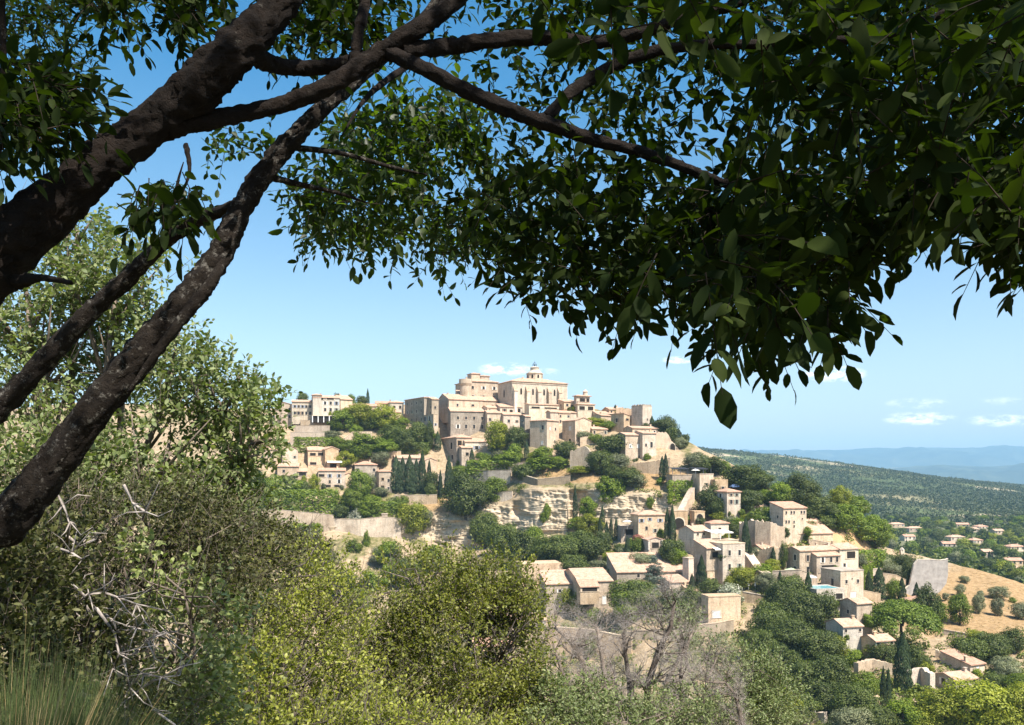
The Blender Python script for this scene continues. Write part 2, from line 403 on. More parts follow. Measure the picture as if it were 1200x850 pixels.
    straw = sstep(.25, .6, straw + wob * .35)
    orange = sstep(.3, .7, np.maximum.reduce([blob(1000, 634, 26, 18), blob(985, 622, 22, 16)]) + wob * .3)
    green = sstep(.05, .35, wob + .12 - ST * .9 - .3 * (YP < 560)) * (1 - straw) * (1 - orange)
    colr = np.stack([straw, green, orange, ST], -1).reshape(-1, 4).astype(np.float32)
    at = me.color_attributes.new('cover', 'FLOAT_COLOR', 'POINT'); at.data.foreach_set('color', colr.ravel())
    m, nt = new_mat('limestone_hillside'); v = coords(nt)
    a = N(nt, 'ShaderNodeAttribute', attribute_name='cover'); s = N(nt, 'ShaderNodeSeparateColor'); L(nt, a.outputs['Color'], s.inputs[0])
    n0 = noise(nt, v, .09, 6, .65); n1 = noise(nt, v, .6, 5, .7); n2 = noise(nt, v, 2.3, 4, .7)
    mp = N(nt, 'ShaderNodeMapping'); mp.inputs['Scale'].default_value = (.06, .06, .9); L(nt, v, mp.inputs[0]); ns = noise(nt, mp.outputs[0], 1.0, 5, .7)
    rock = ramp(nt, ns, [(.28, (.24, .19, .13)), (.44, (.45, .355, .24)), (.6, (.55, .45, .32)), (.76, (.34, .30, .25))])
    soil = ramp(nt, n1, [(.3, (.20, .145, .085)), (.52, (.34, .255, .16)), (.75, (.43, .335, .22))])
    base = mixc(nt, a.outputs['Alpha'], soil, rock)
    base = mixc(nt, s.outputs[0], base, ramp(nt, n1, [(.3, (.15, .105, .045)), (.48, (.30, .195, .095)), (.66, (.38, .26, .14)), (.8, (.24, .18, .085))]))
    base = mixc(nt, s.outputs[1], base, ramp(nt, n1, [(.3, (.06, .072, .024)), (.48, (.15, .135, .055)), (.62, (.27, .215, .12)), (.75, (.12, .125, .04))]))
    base = mixc(nt, s.outputs[2], base, (.46, .29, .15))
    base = mixc(nt, .6, base, ramp(nt, n2, [(.3, (.6, .58, .56)), (.55, (1.05, 1.05, 1.05)), (.75, (1.2, 1.18, 1.15))]), 'MULTIPLY')
    finish(nt, base, .95, n2, .6, .25, .1)
    smooth(me)
    o = link('hillside', me, m); tag(o, kind='structure'); return V
HILL_V = build_hill()

# ---------------------------------------------------------------- ground sheet from the viewer's feet to the far plain
def G(x, y):
    x, y = np.asarray(x, float), np.asarray(y, float)
    r = np.hypot(x, y); yp = np.maximum(y, 0)
    near = -1.7 - .20 * yp - .0016 * yp ** 2 + .16 * np.clip(-x - .5, 0, 14) - .10 * np.clip(x, 0, 30) + .06 * np.minimum(0, y)
    near = near + .12 * fbm(x / 1.7, y / 1.7, None, 51) * np.minimum(1, r / 3)
    ang = 600 + x / np.maximum(y, 1) * F
    plain = -66 - 18 * sstep(1200, 6000, r) - 90 * sstep(3500, 9000, r) + fbm(x / 160, y / 160, None, 53) * 5 * sstep(300, 700, r)
    cr = np.interp(ang, [300, 760, 800, 900, 1000, 1100, 1200, 1300, 1500], [20, 27, 27, 15, 2.5, -10.5, -19.5, -26, -36]) / F * 2700
    rid = sstep(1150, 2700, r) * (1 - .6 * sstep(2900, 4600, r))
    plain = plain + rid * np.maximum(cr + 84, 0) * (1 + .10 * fbm(x / 260, y / 260, None, 57))
    t = sstep(60, 130, r)
    return near * (1 - t) + np.minimum(plain, near * 0 + plain) * t

def build_ground():
    th = np.concatenate([np.linspace(-88, -34, 60), np.linspace(-34, 42, 900)[1:-1], np.linspace(42, 88, 50)])
    rr = np.concatenate([[.3], np.geomspace(.7, 140, 130), np.geomspace(150, 1100, 90), np.geomspace(1120, 4700, 150), np.geomspace(4800, 15500, 40)])
    T, Q = np.meshgrid(R(1) * th, rr)
    X, Y = np.sin(T) * Q, np.cos(T) * Q
    Z = G(X, Y)
    nr, nc = X.shape; idx = np.arange(nr * nc).reshape(nr, nc)
    q = np.stack([idx[:-1, :-1], idx[:-1, 1:], idx[1:, 1:], idx[1:, :-1]], -1).reshape(-1, 4)
    V = np.stack([X, Y, Z], -1).reshape(-1, 3)
    # the ground behind the viewer
    bx, by = np.meshgrid(np.linspace(-60, 60, 40), np.linspace(-60, .02, 24))
    bi = np.arange(bx.size).reshape(bx.shape) + len(V)
    V = np.concatenate([V, np.stack([bx, by, G(bx, by) - .02], -1).reshape(-1, 3)])
    qb = np.stack([bi[:-1, :-1], bi[:-1, 1:], bi[1:, 1:], bi[1:, :-1]], -1).reshape(-1, 4)
    me = smooth(npmesh('ground', V, [q, qb]))
    m, nt = new_mat('dry_ground'); v = coords(nt)
    n0 = noise(nt, v, .006, 5, .6); n1 = noise(nt, v, .05, 5, .65); n2 = noise(nt, v, .9, 5, .7); n3 = noise(nt, v, 9, 4, .7)
    vo = N(nt, 'ShaderNodeTexVoronoi'); vo.inputs['Scale'].default_value = .0042; L(nt, v, vo.inputs['Vector'])
    hsx = N(nt, 'ShaderNodeSeparateColor'); L(nt, vo.outputs['Color'], hsx.inputs[0])
    fields = ramp(nt, hsx.outputs[0], [(0, (.07, .09, .04)), (.35, (.10, .12, .045)), (.6, (.17, .155, .07)), (.8, (.36, .29, .19)), (1, (.08, .10, .045))])
    scrub = ramp(nt, n1, [(.3, (.058, .075, .026)), (.68, (.074, .092, .033)), (.80, (.12, .125, .06)), (.90, (.32, .27, .19))])
    far = mixc(nt, ramp(nt, n0, [(.42, (0, 0, 0)), (.58, (1, 1, 1))]), scrub, fields)
    litter = ramp(nt, n3, [(.3, (.06, .045, .025)), (.5, (.16, .12, .07)), (.65, (.22, .18, .11)), (.8, (.30, .27, .21))])
    litter = mixc(nt, ramp(nt, n2, [(.45, (0, 0, 0)), (.6, (1, 1, 1))]), litter, (.07, .08, .03))
    ln = N(nt, 'ShaderNodeVectorMath', operation='LENGTH'); L(nt, v, ln.inputs[0])
    mr = N(nt, 'ShaderNodeMapRange'); L(nt, ln.outputs['Value'], mr.inputs[0]); mr.inputs[1].default_value = 70; mr.inputs[2].default_value = 150
    finish(nt, mixc(nt, mr.outputs[0], litter, far), .95, n3, .4, .03, .1)
    tag(link('ground', me, m), kind='structure')
build_ground()

def build_mountains():
    px = np.linspace(300, 1500, 420); k = np.linspace(0, 1, 46)
    PXm, K = np.meshgrid(px, k)
    obs = []
    for nm, D0, D1_, prof, seed in (('mountains', 12500, 15800, [(300,532),(800,530),(850,528),(900,531),(930,529),(980,527.5),(1030,525.5),(1060,527),(1085,524.5),(1130,525),(1180,524.3),(1260,523),(1500,526)], 61),
                              ('foothills', 8200, 10400, [(300,560),(900,563),(960,556),(1040,549),(1100,545),(1160,547),(1230,542),(1500,545)], 67)):
        cy = np.interp(PXm, [p[0] for p in prof], [p[1] for p in prof])
        Dm = D0 + (D1_ - D0) * K
        zc = (HOR - cy) / F * D1_
        zb = -185.0
        h = np.sin(np.pi / 2 * K) ** .9
        rid = fbm(PXm / 38, K * 2.6, None, seed, 5) * (1 - (2 * K - 1.1) ** 2).clip(0, 1) * .26
        Z = zb + (zc - zb) * (h + rid * (K < .999)) + fbm(PXm / 9, K * 9, None, seed + 3, 3) * 10 * (K < .98)
        Z[0] = -260
        X = (PXm - 600) / F * Dm
        V = np.stack([X, Dm, Z], -1)
        V = np.concatenate([V, (V[-1:] + np.array([0, 250, 0])) * np.array([1, 1, .2])])
        nr, nc = V.shape[:2]; idx = np.arange(nr * nc).reshape(nr, nc)
        q = np.stack([idx[:-1, :-1], idx[:-1, 1:], idx[1:, 1:], idx[1:, :-1]], -1).reshape(-1, 4)
        me = smooth(npmesh(nm, V.reshape(-1, 3), [q]))
        m, nt = new_mat(nm + '_scrub'); v = coords(nt); n1 = noise(nt, v, .0016, 6, .7); n2 = noise(nt, v, .0045, 5, .7)
        c = ramp(nt, n1, [(.3, (.02, .03, .02)), (.5, (.05, .06, .035)), (.62, (.09, .10, .05)), (.70, (.30, .25, .19)), (.78, (.48, .41, .33))] if nm == 'foothills' else [(.3, (.02, .03, .02)), (.5, (.05, .06, .035)), (.66, (.08, .085, .05)), (.78, (.22, .20, .16))])
        c = mixc(nt, .8, c, ramp(nt, n2, [(.3, (.5, .5, .5)), (.7, (1.4, 1.35, 1.3))]), 'MULTIPLY')
        finish(nt, c, .95, None, spec=.05)
        tag(link(nm, me, m), kind='structure')
build_mountains()

# ---------------------------------------------------------------- the air
hz = MB().box(-17500, 17500, -400, 17000, -268, 640).mesh('haze')
m, nt = new_mat('haze'); pv = N(nt, 'ShaderNodeVolumePrincipled'); pv.inputs['Density'].default_value = HAZE
pv.inputs['Color'].default_value = (.42, .74, 1.0, 1); pv.inputs['Anisotropy'].default_value = -.1
o_ = N(nt, 'ShaderNodeOutputMaterial'); L(nt, pv.outputs[0], o_.inputs['Volume'])
tag(link('haze', hz, m), kind='stuff')
# ---------------------------------------------------------------- foliage
def unit(a): return a / np.maximum(np.linalg.norm(a, axis=-1, keepdims=True), 1e-9)
def cards(p, d, ln, wd, seed=1, fold=.25):
    """leaf-shaped folded cards at p, pointing along d (N,3); ln, wd (N,)"""
    r = np.random.default_rng(seed); n = len(p)
    nn = unit(unit(d) + r.normal(size=(n, 3)) * .38); d = unit(np.cross(nn, r.normal(size=(n, 3)))); s = np.cross(nn, d)      # each leaf clump lies across d, facing outwards
    p = p - d * (np.broadcast_to(ln, n)[:, None] * .5)
    ln = np.broadcast_to(ln, n)[:, None]; wd = np.broadcast_to(wd, n)[:, None]
    a, b = p, p + d * ln
    l = p + d * ln * .48 + s * wd * .5 + nn * wd * fold; q = p + d * ln * .48 - s * wd * .5 + nn * wd * fold
    V = np.stack([a, l, b, q], 1).reshape(-1, 3)
    i = np.arange(n)[:, None] * 4
    return V, np.concatenate([i + np.array([[0, 2, 1]]), i + np.array([[0, 3, 2]])], 0)

def in_ball(r, n, shell=0.0):
    v = unit(r.normal(size=(n, 3)))
    return v * (r.random((n, 1)) ** (1 / 3) * (1 - shell) + shell)

def crown_cloud(kind, seed, n):
    """points, directions in a unit crown: x,y in -.5...5, z 0..1"""
    r = np.random.default_rng(seed)
    if kind == 'cyp':
        z = r.random(n) ** .85; th = r.random(n) * 2 * np.pi
        prof = np.interp(z, [0, .06, .2, .45, .7, .88, 1], [.30, .42, .5, .47, .34, .17, .02])
        rr = prof * (.80 + .20 * r.random(n) ** .5) * (1 + .08 * np.sin(th * 3 + z * 9) + .1 * np.sin(z * 31 + th * 2))
        p = np.stack([rr * np.cos(th), rr * np.sin(th), z * .97], 1)
        d = np.stack([np.cos(th), np.sin(th), .35 * np.ones(n)], 1) + r.normal(size=(n, 3)) * .3
        return p, d
    if kind == 'hedge':
        p = (r.random((n, 3)) - .5); f = r.integers(0, 3, n)
        k = np.where(r.random(n) < .78)[0]; p[k, f[k]] = np.sign(p[k, f[k]]) * (.5 - .10 * r.random(len(k)))
        p[:, 2] += .5; p += .05 * np.stack([np.sin(p[:, 1] * 17), np.sin(p[:, 0] * 15), np.sin(p[:, 0] * 19 + p[:, 1] * 7)], 1)
        e = p - np.array([0, 0, .5]); return p, unit(np.sign(e) * np.abs(e) ** 4) + r.normal(size=(n, 3)) * .35
    if kind == 'pine':       # flat-topped umbrella
        K = 90; a = r.random(K) * 6.28; q = r.random(K) ** .5 * .43
        c = np.stack([q * np.cos(a), q * np.sin(a), .40 + .47 * np.sqrt(np.maximum(1 - (q / .44) ** 2, 0)) - .12 * r.random(K)], 1)
        rad = np.full(K, .095); sq = np.array([1.1, 1.1, 1.1])
    elif kind == 'cedar':
        K = 60; z = r.random(K) ** 1.1; a = r.random(K) * 6.28; q = (1 - z) ** .8 * (.15 + .32 * r.random(K))
        c = np.stack([q * np.cos(a), q * np.sin(a), .08 + .88 * z - .10 * q], 1); rad = .05 + .07 * (1 - z); sq = np.array([1.3, 1.3, .4])
    else:
        zc, zr, K, rd = {'oak': (.50, .40, 64, .150), 'green': (.52, .38, 56, .142), 'lime': (.52, .38, 52, .148), 'olive': (.50, .36, 46, .145), 'shrub': (.42, .44, 34, .17)}[kind]
        v = in_ball(r, K, .62) * np.array([.37, .37, zr]); v *= (1 + .13 * r.normal(size=(K, 1)))
        c = v + np.array([0, 0, zc]); c[:, 2] = np.maximum(c[:, 2], .08); rad = rd * (.7 + .6 * r.random(K)); sq = np.array([1, 1, .85])
        if kind == 'shrub': c[:, 2] = np.abs(c[:, 2])
    w = rad ** 2; k = r.choice(K, n, p=w / w.sum())
    u = in_ball(r, n, .72)
    p = c[k] + u * rad[k][:, None] * sq * (1 + .12 * r.normal(size=(n, 1)))
    ctr = np.array([0, 0, .45])
    d = unit(p - ctr) * .55 + u * .75 + np.array([0, 0, .2])
    return p, d

CROWN = {}
SPEC = dict(oak=(5200, .052, .040), green=(4800, .052, .041), lime=(4600, .053, .041), olive=(5000, .048, .034), cyp=(3200, .070, .040),
            pine=(8000, .044, .030), cedar=(3200, .055, .022), hedge=(2600, .075, .06), shrub=(2600, .078, .058))
MATERIAL_OF = dict(shrub='green', hedge='green', flower='flower')
def crown_mesh(kind, matname, var, dense=1):
    key = (kind, matname, var, dense)
    if key not in CROWN:
        n, ln, wd = SPEC[kind]; n = int(n * dense); f = dense ** -.42
        p, d = crown_cloud(kind, 100 + var * 13 + len(kind), n)
        r = np.random.default_rng(var); s = (.7 + .6 * r.random(n)) * f
        V, T = cards(p, d, ln * s, wd * s, var + 5)
        me = npmesh(kind + '_crown', V, [T]); me.materials.append(LEAF[matname]); CROWN[key] = me
    return CROWN[key]
TRUNK = {}
def trunk_mesh(kind, var):
    key = (kind in ('cyp', 'hedge'), kind == 'pine', var)
    if key not in TRUNK:
        r = random.Random(var + 3); m = MB(); rt = .035 if not key[0] else .03
        top = .72 if kind == 'pine' else .6
        bend = [(0, 0, -.12), (r.uniform(-.02, .02), r.uniform(-.02, .02), .15), (r.uniform(-.04, .04), r.uniform(-.04, .04), .35), (r.uniform(-.05, .05), r.uniform(-.05, .05), top)]
        m.tube(bend, [rt * 1.4, rt, rt * .8, rt * .35], 7)
        if not key[0]:
            for k in range(6):
                a = k * 1.05 + r.random(); z0 = (.45 if kind == 'pine' else .2) + .04 * k
                m.tube([(0, 0, z0), (.14 * math.cos(a), .14 * math.sin(a), z0 + .12), (.3 * math.cos(a), .3 * math.sin(a), z0 + .25)], [rt * .5, rt * .35, rt * .12], 5)
        me = m.mesh('tree_trunk'); me.materials.append(M['trunk']); TRUNK[key] = me
    return TRUNK[key]

NAME_OF = dict(oak=('holm_oak', 'tree'), green=('leafy_tree', 'tree'), lime=('leafy_tree', 'tree'), olive=('olive_tree', 'tree'), cyp=('cypress', 'tree'),
               pine=('umbrella_pine', 'tree'), cedar=('cedar', 'tree'), hedge=('hedge', 'hedge'), shrub=('shrub', 'shrub'))
TREES = []
def plant(kind, px, yt, yb, w, label=None, mat=None, D=None, rz=None, dense=None, aspect=1.0, group=None, dpy=0):
    """a tree whose crown spans rows yt..yb and w columns where it stands on the hill"""
    D = D or D1(px, yb + dpy) - .2
    base = P(px, yb, D)
    h = (yb - yt) / F * D; wd = w / F * D
    nm, cat = NAME_OF[kind]
    var = (int(px * 7 + yt * 3)) % 3
    mat = mat or MATERIAL_OF.get(kind, kind)
    if dense is None: dense = 3 if w * (yb - yt) > 1500 else (1.6 if w * (yb - yt) > 600 else 1)
    t = thing(nm, label, cat, base, rz if rz is not None else random.random() * 6.28, group)
    t.scale = (1, 1, 1)
    dz = .30 if kind in ('shrub', 'hedge') else 0
    c = link('crown', crown_mesh(kind, mat, var, dense), None, t); c.scale = (wd * 1.08, wd * 1.08 * aspect, h * (1 + dz)); c.location = (0, 0, -h * dz)
    tr = link('trunk', trunk_mesh(kind, var), None, t); tr.scale = (min(wd, h), min(wd, h), h)
    TREES.append((t, kind, mat, px, yt, yb, w)); return t
# ---------------------------------------------------------------- houses
UNIT = {}
HOUSES = []
def unit_meshes():
    m = MB()                                  # a stone surround, 1 x 1, centred on x, sill at z = 0, standing proud of the wall towards -y
    m.box(-.62, -.5, -.05, .02, -.04, 1.1); m.box(.5, .62, -.05, .02, -.04, 1.1); m.box(-.5, .5, -.05, .02, 1.0, 1.1); m.box(-.72, .72, -.09, .02, -.12, -.04)
    UNIT['frame'] = m.mesh('window_surround')
    m = MB().box(-.5, .5, -.015, .02, -.04, 1.0); UNIT['pane'] = m.mesh('window_pane')
    m = MB().box(-.02, .02, -.03, -.016, -.04, 1.0); m.box(-.5, .5, -.03, -.016, .48, .52)
    UNIT['bars'] = m.mesh('window_bars')
    m = MB().box(-1.0, -.64, -.06, .0, -.04, 1.02); UNIT['shutter'] = m.mesh('window_shutter')
    n = 10; prof = [(.5, 0)] + [(.5 * math.cos(math.pi * k / n), .55 + .45 * math.sin(math.pi * k / n)) for k in range(n + 1)] + [(-.5, 0)]
    UNIT['arch'] = MB().prism_y(prof, -.02, .03).mesh('arched_opening')
    pr2 = [(x * 1.22, z * 1.09 if z > 0 else 0) for x, z in prof]
    m = MB(); k = len(prof)
    m.add([(x, -.06, z) for x, z in prof] + [(x, -.06, z) for x, z in pr2] + [(x, .02, z) for x, z in prof] + [(x, .02, z) for x, z in pr2],
          [(i, i+1, i+1+k, i+k) for i in range(k-1)] + [(i+k, i+1+k, i+1+3*k, i+3*k) for i in range(k-1)] + [(i, i+2*k, i+1+2*k, i+1) for i in range(k-1)])
    UNIT['archframe'] = m.mesh('arch_surround')
unit_meshes()
def add_window(parent, x, y, z, w, h, rz, kind, wallmat):
    """kind: w plain, s open blue shutters, c closed pale shutters, a arch, o wide dark opening, d door"""
    def inst(name, u, mat, par):
        o = bpy.data.objects.new(name, UNIT[u]); COL.objects.link(o)
        if not UNIT[u].materials: UNIT[u].materials.append(None)
        o.material_slots[0].link = 'OBJECT'; o.material_slots[0].material = mat; o.parent = par; return o
    if kind == 'w' and w > .65 and random.random() < .3: kind = 's'
    sm = M[random.choice(('shut_blue', 'shut_green', 'shut_brown', 'shut_white'))] if kind == 's' else None
    nm = {'w': 'window', 's': 'window', 'c': 'window', 'a': 'arched_opening', 'o': 'loggia_opening', 'd': 'door'}[kind]
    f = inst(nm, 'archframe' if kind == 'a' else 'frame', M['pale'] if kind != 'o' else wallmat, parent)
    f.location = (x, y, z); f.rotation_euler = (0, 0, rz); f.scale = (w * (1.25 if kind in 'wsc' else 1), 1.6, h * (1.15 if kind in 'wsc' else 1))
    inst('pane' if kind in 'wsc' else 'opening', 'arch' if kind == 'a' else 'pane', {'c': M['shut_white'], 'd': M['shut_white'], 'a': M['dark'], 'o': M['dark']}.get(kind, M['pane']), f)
    if kind in 'ws': inst('glazing_bars', 'bars', M['bar'], f)
    if kind == 's':
        a = inst('shutter', 'shutter', sm, f); b = inst('shutter', 'shutter', sm, f); b.location = (1.64, 0, 0)
    return f

def grid(c, r, w=.9, h=1.4, kind='w', u0=.14, u1=.86, v0=.12, v1=.62, skip=()):
    out = []
    for i in range(c):
        for j in range(r):
            if (i, j) in skip: continue
            out.append((u0 + (u1 - u0) * (i / max(c - 1, 1) if c > 1 else .5), v0 + (v1 - v0) * (j / max(r - 1, 1) if r > 1 else .8), w, h * (1 if j < r - 1 or r == 1 else .8), kind))
    return out

def roof_part(root, w, d, h, kind, pitch, mat, oh=.4, th=.28, name='roof'):
    t = math.tan(R(pitch)); m = MB(); dx, dy = w / 2, d / 2
    if kind == 'gable':
        e = oh * t; m.prism_x([(-dy - oh, h - e), (-dy - oh, h - e + th), (0, h + dy * t + th), (dy + oh, h - e + th), (dy + oh, h - e), (0, h + dy * t + .02)], -dx - .25, dx + .25)
    elif kind == 'gable_front':
        e = oh * t; m.prism_y([(-dx - oh, h - e), (-dx - oh, h - e + th), (0, h + dx * t + th), (dx + oh, h - e + th), (dx + oh, h - e), (0, h + dx * t + .02)], -dy - .25, dy + .25)
    elif kind == 'shed':
        m.prism_x([(-dy - oh, h - oh * t), (-dy - oh, h - oh * t + th), (dy + .2, h + (d + .2) * t + th), (dy + .2, h + (d + .2) * t)], -dx - .25, dx + .25)
    elif kind == 'shed_left':     # low on the left, high on the right
        m.prism_y([(-dx - oh, h - oh * t), (-dx - oh, h - oh * t + th), (dx + .2, h + (w + .2) * t + th), (dx + .2, h + (w + .2) * t)], -dy - .25, dy + .25)
    elif kind == 'shed_right':
        m.prism_y([(dx + oh, h - oh * t), (dx + oh, h - oh * t + th), (-dx - .2, h + (w + .2) * t + th), (-dx - .2, h + (w + .2) * t)], -dy - .25, dy + .25)
    elif kind == 'hip':
        a, b = dx + oh, dy + oh; s = min(a, b); rz = h + s * t
        if a >= b: r0, r1 = (-(a - b), 0, rz), ((a - b) + .01, 0, rz)
        else: r0, r1 = (0, -(b - a), rz), (0, (b - a) + .01, rz)
        v = [(-a,-b,h-.02),(a,-b,h-.02),(a,b,h-.02),(-a,b,h-.02),(-a,-b,h+th),(a,-b,h+th),(a,b,h+th),(-a,b,h+th), (r0[0],r0[1],r0[2]+th), (r1[0],r1[1],r1[2]+th)]
        f = [(0,3,2,1),(0,1,5,4),(1,2,6,5),(2,3,7,6),(3,0,4,7)]
        f += [(4,5,9,8),(5,6,9),(6,7,8,9),(7,4,8)] if a >= b else [(4,5,8),(5,6,9,8),(6,7,9),(7,4,8,9)]
        m.add(v, f)
    elif kind == 'flat':
        m.box(-dx - .12, dx + .12, -dy - .12, dy + .12, h + .003, h + .3)
    return link(name, m.mesh(name), M[mat], root)

def house(name, label, xc, xr, yb, ye, th=25, xl=None, d=None, D=None, roof='gable', pitch=17, wall='stone', rm='roof', win=(), lwin=(), chim=(), cat='house', group=None, sink=4, oh=.4, dD=0, clamp=True):
    """front corner column xc, right corner column xr, base row yb, eave row ye; the left wall ends at column xl (or is d deep)"""
    D = D if D else D1(xc, yb) + dD
    if clamp and D > D1(xc, yb) - .3: D = D1(xc, yb) - .3
    C = P(xc, yb, D); c, s = math.cos(R(th)), math.sin(R(th))
    k = (xr - 600) / F; w = (k * C.y - C.x) / (c - k * s)
    if d is None:
        k = (xl - 600) / F; d = (C.x - k * C.y) / (s + k * c)
        d = min(max(d, 3), 22)
    h = (yb - ye) / F * C.y
    ctr = Vector((C.x + c * w / 2 - s * d / 2, C.y + s * w / 2 + c * d / 2, C.z))
    root = thing(name, label, cat, ctr, R(th), group)
    dx, dy, t = w / 2, d / 2, math.tan(R(pitch)); m = MB()
    if roof == 'gable': m.prism_x([(-dy, -sink), (-dy, h), (0, h + dy * t), (dy, h), (dy, -sink)], -dx, dx)
    elif roof == 'gable_front': m.prism_y([(-dx, -sink), (-dx, h), (0, h + dx * t), (dx, h), (dx, -sink)], -dy, dy)
    elif roof == 'shed': m.prism_x([(-dy, -sink), (-dy, h), (dy, h + d * t), (dy, -sink)], -dx, dx)
    elif roof == 'shed_left': m.prism_y([(-dx, -sink), (-dx, h), (dx, h + w * t), (dx, -sink)], -dy, dy)
    elif roof == 'shed_right': m.prism_y([(-dx, -sink), (-dx, h + w * t), (dx, h), (dx, -sink)], -dy, dy)
    else: m.box(-dx, dx, -dy, dy, -sink, h)
    wl = link('wall', m.mesh('wall'), M[wall], root)
    rf = None
    if not chim and roof in ('gable', 'hip') and w > 5 and random.random() < .6: chim = ((random.choice((.12, .3, .7, .88)), .42),)
    if roof != 'none': rf = roof_part(root, w, d, h, roof, pitch, rm if roof != 'flat' else wall, oh)
    for (u, v, ww, hh, kd) in win: add_window(root, -dx + u * w, -dy - .004, v * h, ww, hh, 0, kd, M[wall])
    for (u, v, ww, hh, kd) in lwin: add_window(root, -dx - .004, dy - u * d, v * h, ww, hh, R(-90), kd, M[wall])
    for (u, v) in chim:
        x, y = -dx + u * w, -dy + v * d
        hc = h + (min(dy, dx) if roof == 'hip' else dy) * t * .8 + 1.2; cm = MB().box(x - .36, x + .36, y - .3, y + .3, h - .5, hc); cm.box(x - .46, x + .46, y - .4, y + .4, hc + .003, hc + .15)
        link('chimney', cm.mesh('chimney'), M['warm'], rf or root)
    if D < 460 and clamp: HOUSES.append((ctr.copy(), th, w, d))
    root['w'] = w; root['dd'] = d; root['h'] = h
    return root

def block(root, name, x0, x1, y0, y1, z0, z1, mat, parent=None):
    return link(name, MB().box(x0, x1, y0, y1, z0, z1).mesh(name), M[mat], parent or root)

def awning(root, x0, x1, y0, y1, z, mat='awning', name='awning'):
    m = MB().prism_x([(y0, z - .5), (y0, z - .42), (y1, z + .08), (y1, z)], x0, x1); m.box(x0, x1, y0 - .03, y0 - .001, z - .8, z - .42)
    return link(name, m.mesh(name), M[mat], root)

def wall_line(name, label, pts, thick=.6, mat='grey', cat='wall', coping=True, sink=3, crumble=0, group=None, D=None):
    """a free-standing or retaining wall along (column, base row, top row)"""
    A = [(P(x, b, (D or D1(x, b)) - .3), (b - t) / F * ((D or D1(x, b)) - .3)) for x, b, t in pts]
    o = A[len(A) // 2][0]; root = thing(name, label, cat, o, 0, group)
    q = []
    for (a, ha), (b, hb) in zip(A, A[1:]):
        n = max(1, int((b - a).length / (.6 if crumble else 6)))
        for k in range(n): q.append((a.lerp(b, k / n), ha + (hb - ha) * k / n))
    q.append(A[-1])
    m, cp = MB(), MB()
    off = []
    for i, (p, h) in enumerate(q):
        dv = (q[min(i + 1, len(q) - 1)][0] - q[max(i - 1, 0)][0]); dv.z = 0; dv.normalize(); nv = Vector((-dv.y, dv.x, 0))
        if crumble: h = h * (1 - crumble * .45 * random.random()) + (random.random() - .5) * .5
        off.append((p - o, nv, h))
    for mm, w0, w1, za, zb in ((m, 0, thick, None, 0), (cp, -.08, thick + .08, 0.004, .18)):
        v, f = [], []
        for p, nv, h in off:
            lo = -sink if za is None else h + za; hi = h if za is None else h + zb
            for w_, z in ((w0, lo), (w0, hi), (w1, hi), (w1, lo)): v.append(p + nv * w_ + Vector((0, 0, z)))
        n = len(off)
        for i in range(n - 1):
            for k in range(4): f.append((i*4 + k, i*4 + (k+1) % 4, (i+1)*4 + (k+1) % 4, (i+1)*4 + k))
        f += [(0, 1, 2, 3), ((n-1)*4+3, (n-1)*4+2, (n-1)*4+1, (n-1)*4)]
        mm.add(v, f)
    link('masonry', m.mesh('masonry'), M[mat], root)
    if coping and not crumble: link('coping', cp.mesh('coping'), M['stone' if mat != 'concrete' else 'pale'], root)
    return root
# ================================================================ the village, from the crest down
def Gray(px, py):
    ds = np.geomspace(330, 4000, 900); z = (HOR - py) / F * ds; g = G((px - 600) / F * ds, ds)
    hit = np.where(g >= z)[0]
    return float(ds[hit[0]]) if len(hit) else 2500.0
H = house
# --- church
ch = H('church', 'large pale church with buttresses and domed bell tower on the village crest', 600, 665, 478, 447, 26, d=17, D=440, roof='hip', pitch=17, wall='pale', rm='roof', oh=.5, sink=8,
       lwin=[(.45, .45, 1.5, 4.2, 'a')], cat='church')
w, d, h = ch['w'], ch['dd'], ch['h']; dx, dy = w / 2, d / 2
for i, u in enumerate((.02, .24, .44, .63, .82)):
    m = MB().prism_x([(-dy, -6), (-dy - 1.9, -6), (-dy - 1.9, h * .62), (-dy, h * .84)], -dx + u * w - .1, -dx + u * w + 1.7)
    link('buttress', m.mesh('buttress'), M['pale'], ch)
    cp = MB().prism_x([(-dy + .05, h * .84 + .02), (-dy - 2.1, h * .62 - .02), (-dy - 2.1, h * .62 + .2), (-dy + .05, h * .84 + .25)], -dx + u * w - .25, -dx + u * w + 1.85)
    link('buttress_cap', cp.mesh('buttress_cap'), M['roof'], ch)
for u in (.16, .37, .57, .76): add_window(ch, -dx + u * w, -dy - .004, h * .52, 1.1, 3.4, 0, 'a', M['pale'])
m = MB().box(-dx - .25, dx + .25, -dy - .25, -dy - .003, h - .9, h - .55); link('cornice', m.mesh('cornice'), M['stone'], ch)
def oct_(r, n=8): return [(r * math.cos(math.pi * (2 * k + 1) / n), r * math.sin(math.pi * (2 * k + 1) / n)) for k in range(n)]
bt = link('bell_tower', MB().prism_z(oct_(3.9), -2, 5.6).prism_z(oct_(4.25), 5.6, 6.0).mesh('bell_tower'), M['pale'], ch); bt.location = (-dx + .56 * w, 1.5, h + 1.5); bt.scale = (1.12, 1.12, .74)
for k in range(8):
    a = math.pi * 2 * k / 8 - math.pi / 2; r = 3.9 * math.cos(math.pi / 8)
    add_window(bt, r * math.cos(a), r * math.sin(a), 2.2, 1.0, 2.6, a + math.pi / 2, 'a', M['pale'])
link('dome', MB().lathe([(3.7, 6.0), (3.5, 6.6), (2.9, 7.4), (2.3, 8.0), (2.1, 8.2), (2.1, 10.0), (2.4, 10.2), (1.4, 10.9), (.5, 11.2)], 16).mesh('dome'), M['pale'], bt)
cg = MB()
